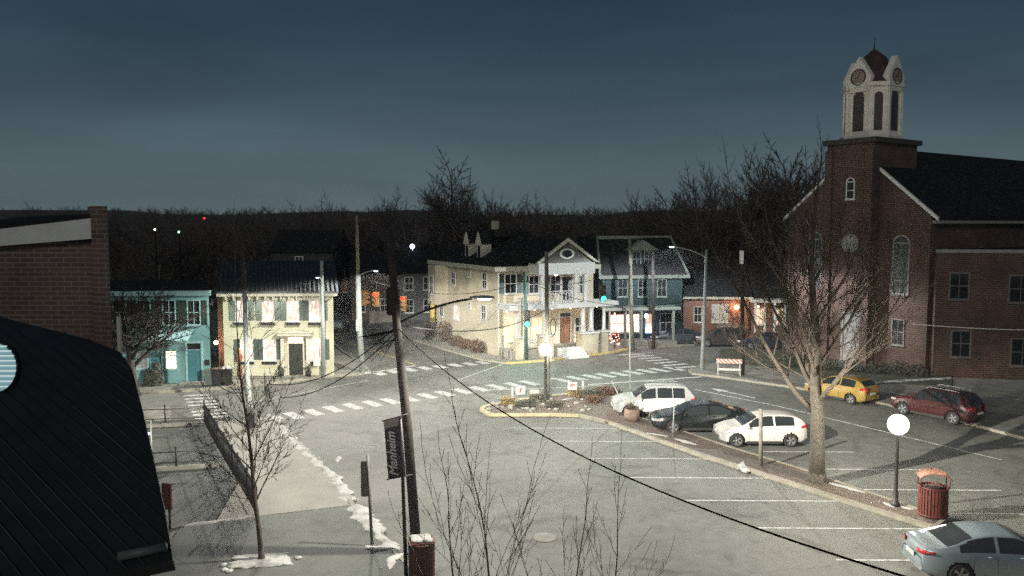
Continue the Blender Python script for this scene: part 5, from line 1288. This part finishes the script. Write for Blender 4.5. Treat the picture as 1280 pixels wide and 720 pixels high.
    for i in range(NS - 1):
        xm = (X[i] + X[i + 1]) / 2; zb_, zt_, z1 = [(rings[i][k] + rings[i + 1][k]) / 2 for k in (1, 2, 3)]
        for j in range(nr):
            j2 = (j + 1) % nr; f = (vidx[i][j], vidx[i + 1][j], vidx[i + 1][j2], vidx[i][j2])
            jj = j if j < NP - 1 else nr - 1 - j   # segment index from the bottom centre
            c = sum((Vector(V[k]) for k in f), Vector()) / 4
            if jj <= 14 and jj >= 1:
                if any((c.x - wx) ** 2 + (c.z - S['wr']) ** 2 < (S['wr'] + .06) ** 2 for wx in S['wh']) and abs(c.y) > W * .3: continue
            cat = 'body'
            if zt_ - zb_ > .14:
                if 15 <= jj < 22 and S['side'][0] < xm < S['side'][1] and not any(a < xm < b_ for a, b_ in S['pil']) and c.z < z1 - .02 and zt_ - zb_ > .2: cat = 'side_window_a' if c.y < 0 else 'side_window_b'
                elif jj >= 24 and S['wind'][0] < xm < S['wind'][1]: cat = 'windshield'
                elif jj >= 24 and S['rear'][0] < xm < S['rear'][1]: cat = 'rear_window'
                elif 15 <= jj < 23 and S['wind'][0] < xm < S['wind'][1] and False: cat = 'windshield'
            faces[cat].append(f)
    # end caps as shrinking rings
    for end, sg in ((0, -1), (NS - 1, 1)):
        prev = vidx[end]; zc = np.mean([V[k][2] for k in prev])
        for q in range(1, 6):
            t = q / 5; row = []
            for k in vidx[end]: x, y, z = V[k]; row.append(len(V)); V.append((x + sg * .05 * math.sin(t * math.pi / 2), y * (1 - t), zc + (z - zc) * (1 - t)))
            for j in range(nr):
                f = (prev[j], prev[(j + 1) % nr], row[(j + 1) % nr], row[j]); faces['body'].append(f if sg > 0 else f[::-1])
            prev = row
    def mk(fs, name, m, par=o, thick=0):
        ids = sorted({i for f in fs for i in f}); mp_ = {k: n for n, k in enumerate(ids)}
        b = MB(); b.add([V[k] for k in ids], [tuple(mp_[i] for i in f) for f in fs], True); return b.build(name, m, par)
    mk([f[::-1] for f in faces['body']], 'body', paint)
    for k, n in (('windshield', 'windshield'), ('rear_window', 'rear_window'), ('side_window_a', 'side_window'), ('side_window_b', 'side_window')):
        if faces[k]: mk([f[::-1] for f in faces[k]], n, CARGLASS)
    MB().box(-L / 2 + .25, L / 2 - .25, -W / 2 + .22, W / 2 - .22, .16, .66).build('underbody', PLAST, o)
    for s_ in (-1, 1): MB().box(S['wh'][0] + .45, S['wh'][1] - .45, s_ * (W / 2 - .05) - .03, s_ * (W / 2 - .05) + .03, S['zb'] - .02, S['zb'] + .1).build('sill_trim', PLAST, o)
    for wx in S['wh']:
        for s_ in (-1, 1):
            yo = s_ * (W / 2 - .02); yi = s_ * (W / 2 - .24); r = S['wr']
            # arch liner
            lb = MB(); n = 16; vs = []
            for yy in (yo - s_ * .03, yi - s_ * .1):
                for k in range(n + 1): t = math.pi * k / n; vs.append((wx + (r + .075) * math.cos(t), yy, r + (r + .075) * math.sin(t)))
            lb.add(vs, [(k, k + 1, n + 2 + k, n + 1 + k) for k in range(n)], True); lb.build('arch_liner', PLAST, o)
            prof = [(r * .62, yi), (r * .97, yi), (r, yi + s_ * .04), (r, yo - s_ * .05), (r * .95, yo), (r * .66, yo - s_ * .01), (r * .62, yo - s_ * .05)]
            t_ = MB(); n = 28; vs = [(wx + rr * math.cos(2 * math.pi * k / n), y, r + rr * math.sin(2 * math.pi * k / n)) for rr, y in prof for k in range(n)]
            t_.add(vs, [(a * n + k, a * n + (k + 1) % n, (a + 1) * n + (k + 1) % n, (a + 1) * n + k) for a in range(len(prof) - 1) for k in range(n)], True)
            wh = t_.build('wheel', BLACKR, o)
            rb2 = MB(); rr = r * .66
            for k in range(5):
                a0 = 2 * math.pi * k / 5
                pts = [(wx + q_ * math.cos(a0 + da), yo - s_ * .03, r + q_ * math.sin(a0 + da)) for q_, da in ((rr * .15, -.9), (rr, -.20), (rr, .20), (rr * .15, .9))]
                rb2.extr(pts, (0, -s_ * .03, 0))
            rb2.tube([(wx + rr * math.cos(2 * math.pi * k / 20), yo - s_ * .03, r + rr * math.sin(2 * math.pi * k / 20)) for k in range(21)], .018, 5)
            rb2.tube([(wx, yo - s_ * .06, r), (wx, yo - s_ * .015, r)], rr * .2, 10); rb2.build('rim', rimm or RIM, wh)
            db = MB(); db.add([(wx + rr * math.cos(2 * math.pi * k / 20), yo - s_ * .075, r + rr * math.sin(2 * math.pi * k / 20)) for k in range(20)], [tuple(range(20))]); db.build('brake_disc', PLAST, wh)
    # lamps follow the bodywork corner
    def corner(x, z):
        P = ring(x)[0]
        best = min(P[3:22], key=lambda p: abs(p[1] - z)); return best[0]
    zh = smooth(S['top'], L / 2 - .22) - .14; zl = smooth(S['top'], -L / 2 + .02) + .02
    for s_ in (-1, 1):
        b = MB(); vs = []; n = 7
        for k in range(n):
            t = k / (n - 1); x = L / 2 + .012 - .42 * t ** 1.4
            y = s_ * ((corner(min(x, L / 2 - .004), zh) + .008) if t > .25 else (corner(L / 2 - .02, zh) * (.62 + .38 * t / .25)))
            hh = .075 - .03 * t
            if t <= .25: x = L / 2 + .02 - .03 * t / .25
            vs += [(x, y, zh - hh + .05 * t), (x, y, zh + hh + .04 * t)]
        b.add(vs, [(2 * k, 2 * k + 1, 2 * k + 3, 2 * k + 2) for k in range(n - 1)], True); hl = b.build('headlight', HEADL, o); hl.modifiers.new('s', 'SOLIDIFY').thickness = .02
        b = MB(); vs = []; tall = .17 if kind != 'sedan' else .07
        for k in range(n):
            t = k / (n - 1); x = -L / 2 - .02 + .34 * t ** 1.5
            if t <= .3: x = -L / 2 - .045 + .05 * t; y = s_ * corner(-L / 2 + .01, .85) * (.70 + .30 * t / .3)
            else: y = s_ * (corner(max(x, -L / 2 + .004), .9) + .012)
            hh = tall * (1 - .45 * t); vs += [(x, y, .90 - hh), (x, y, .90 + hh)]
        b.add(vs, [(2 * k, 2 * k + 1, 2 * k + 3, 2 * k + 2) for k in range(n - 1)], True); tl = b.build('taillight', TAILL, o); tl.modifiers.new('s', 'SOLIDIFY').thickness = .02
        xm_ = S['wind'][1] - .28; MB().ball((xm_, s_ * (W / 2 + .06), smooth(S['belt'], xm_) + .09), .11, .6, 1, .75, 10).build('mirror', paint, o)
        for xh in ((-.55, .35) if len(S['pil']) else (.2,)): yh = corner(xh, .84) + .012; MB().tube([(xh - .1, s_ * yh, .86), (xh + .1, s_ * yh, .86)], .016, 6).build('door_handle', paint, o)
        ln = MB()
        for xh in (S['pil'][0][0] + .04, S['side'][1] + .02, -1.05 if kind != 'suv' else -1.0):
            ln.tube([(xh, s_ * (corner(xh, z) + .001), z) for z in (.36, .5, .65, .8, .9)], .006, 4)
        ln.build('door_seams', PLAST, o)
    MB().box(-L / 2 - .075, -L / 2 - .05, -.26, .26, .62, .75).build('licence_plate', PLATE, o)
    MB().box(L / 2 + .03, L / 2 + .06, -.5, .5, .36, .5).build('grille', PLAST, o)
    if kind == 'suv':
        for s_ in (-1, 1): MB().tube([(-1.5, s_ * .56, 1.66), (-1.3, s_ * .57, 1.71), (.1, s_ * .58, 1.715), (.3, s_ * .57, 1.63)], .022, 6).build('roof_rail', STEEL, o)
    return o
def paint(n, c, metal=.1, rough=.3): return mat(n, c, rough, .03, .8, metal=metal, coat=1)
pw = paint('white_car_paint', (.62, .62, .60)); pw2 = paint('off_white_car_paint', (.56, .54, .50)); pk = paint('black_car_paint', (.006, .008, .008), 0, .25); py_ = paint('yellow_car_paint', (.30, .20, .045)); pm = paint('maroon_car_paint', (.05, .011, .010)); psv = paint('silver_car_paint', (.25, .30, .32), .5, .32)
def near(px, py, W, up=True): g = G(px, py); return (g.x, g.y + W / 2 - .1, .006)
car(near(819, 522, 1.86), math.pi, 'white SUV parked at the head of the median row', 'suv', pw)
car(near(877, 542, 1.84), math.pi, 'black sedan parked between the two white cars', 'sedan', pk)
car(near(955, 559, 1.74), math.pi, 'small white hatchback parked nearest the big bare tree', 'hatch', pw2)
rd = math.atan2(.83, -.56)
g = G(1050, 499); car((g.x, g.y, .006), rd, 'yellow hatchback parked along the church kerb', 'hatch', py_)
g = G(1170, 522); car((g.x, g.y, .006), rd, 'maroon SUV parked along the church kerb', 'suv', pm)
car((14.35, 23.55, .006), R(-3), 'silver sedan entering the lower right corner', 'sedan', psv)
# cars far off
g = G(412, 414); car((g.x, g.y + 1, .006), R(-70), 'far pale vehicle at the end of the left road', 'suv', paint('pale_green_van', (.25, .33, .30)))
DKC = paint('dark_blue_car_paint', (.025, .03, .04)); DKR = paint('dark_brown_car_paint', (.04, .03, .028))
for px, py, l, kd, pt in ((850, 432, 'dark car parked before the green house porch', 'sedan', DKC), (905, 434, 'dark car parked below the orange wall lamp', 'suv', DKR), (960, 437, 'dark car parked below the lit white porch', 'sedan', DKC)):
    g = G(px, py); car((g.x, g.y + .9, .006), math.pi - R(4), l, kd, pt)
# manhole
g = G(681, 672); o = tag(MB().lathe([(.42, .004), (.42, .012), (.36, .014)], c=(g.x, g.y, 0), n=24).build('manhole_cover', CONC2), 'round pale manhole cover in the lot below the stall lines', 'manhole cover')

# ---------------------------------------------------------------- sky, fill light, camera
w = bpy.data.worlds.new('World'); sc.world = w; w.use_nodes = True; nt = w.node_tree; bg = nt.nodes['Background']
tc = nt.nodes.new('ShaderNodeTexCoord'); sx = nt.nodes.new('ShaderNodeSeparateXYZ'); nt.links.new(tc.outputs['Generated'], sx.inputs[0])
cr = nt.nodes.new('ShaderNodeValToRGB'); e = cr.color_ramp.elements
e[0].position = 0.0; e[0].color = (.070, .096, .104, 1); e[1].position = .34; e[1].color = (.010, .020, .031, 1)
for p, c in ((.06, (.048, .070, .080, 1)), (.15, (.025, .042, .055, 1)), (.24, (.014, .029, .044, 1))): q = e.new(p); q.color = c
nt.links.new(sx.outputs[2], cr.inputs['Fac'])
mp_ = nt.nodes.new('ShaderNodeMapping'); mp_.inputs['Scale'].default_value = (1.2, 1.2, 6); nt.links.new(tc.outputs['Generated'], mp_.inputs[0])
n = nt.nodes.new('ShaderNodeTexNoise'); n.inputs['Scale'].default_value = 1.6; n.inputs['Detail'].default_value = 5; n.inputs['Distortion'].default_value = .3; nt.links.new(mp_.outputs[0], n.inputs['Vector'])
mr = nt.nodes.new('ShaderNodeMapRange'); mr.inputs['From Min'].default_value = .3; mr.inputs['From Max'].default_value = .75; mr.inputs['To Min'].default_value = .86; mr.inputs['To Max'].default_value = 1.28; nt.links.new(n.outputs['Fac'], mr.inputs['Value'])
mx = nt.nodes.new('ShaderNodeMix'); mx.data_type = 'RGBA'; mx.blend_type = 'MULTIPLY'; mx.inputs[0].default_value = 1
nt.links.new(cr.outputs['Color'], mx.inputs[6]); nt.links.new(mr.outputs[0], mx.inputs[7]); nt.links.new(mx.outputs[2], bg.inputs['Color']); bg.inputs['Strength'].default_value = 1.3
sun = bpy.data.lights.new('night_fill', 'SUN'); sun.energy = .42; sun.angle = R(12); sun.color = (1, .95, .88)  # weak sun lamp added as fill to lift the dark areas
so = bpy.data.objects.new('night_fill', sun); C.objects.link(so); so.rotation_euler = (R(66), 0, R(-22))

hm = bpy.data.materials.new('night_haze'); hm.use_nodes = True; nt = hm.node_tree; nt.nodes.remove(nt.nodes['Principled BSDF'])
pv = nt.nodes.new('ShaderNodeVolumePrincipled'); pv.inputs['Density'].default_value = .00025; pv.inputs['Color'].default_value = (.9, .94, .97, 1); pv.inputs['Anisotropy'].default_value = .45
nt.links.new(pv.outputs[0], [n for n in nt.nodes if n.type == 'OUTPUT_MATERIAL'][0].inputs['Volume'])
tag(MB().box(-720, 920, -70, 920, -1, 40).build('haze', hm), 'thin night haze over the whole square', kind='stuff')
cam = bpy.data.cameras.new('camera'); co = bpy.data.objects.new('camera', cam); C.objects.link(co)
cam.sensor_width = 36; cam.lens = 36 * FP / 1280; cam.clip_start = .1; cam.clip_end = 3000
co.location = CAM; co.rotation_euler = (R(90) - PITCH, 0, 0); sc.camera = co
vs_ = sc.view_settings; vs_.view_transform = 'Standard'; vs_.look = 'None'; vs_.exposure = .4; vs_.gamma = 1
sc.cycles.use_denoising = False; sc.cycles.max_bounces = 4; sc.cycles.sample_clamp_indirect = 1; sc.cycles.sample_clamp_direct = 3.5; sc.cycles.caustics_reflective = False; sc.cycles.caustics_refractive = False
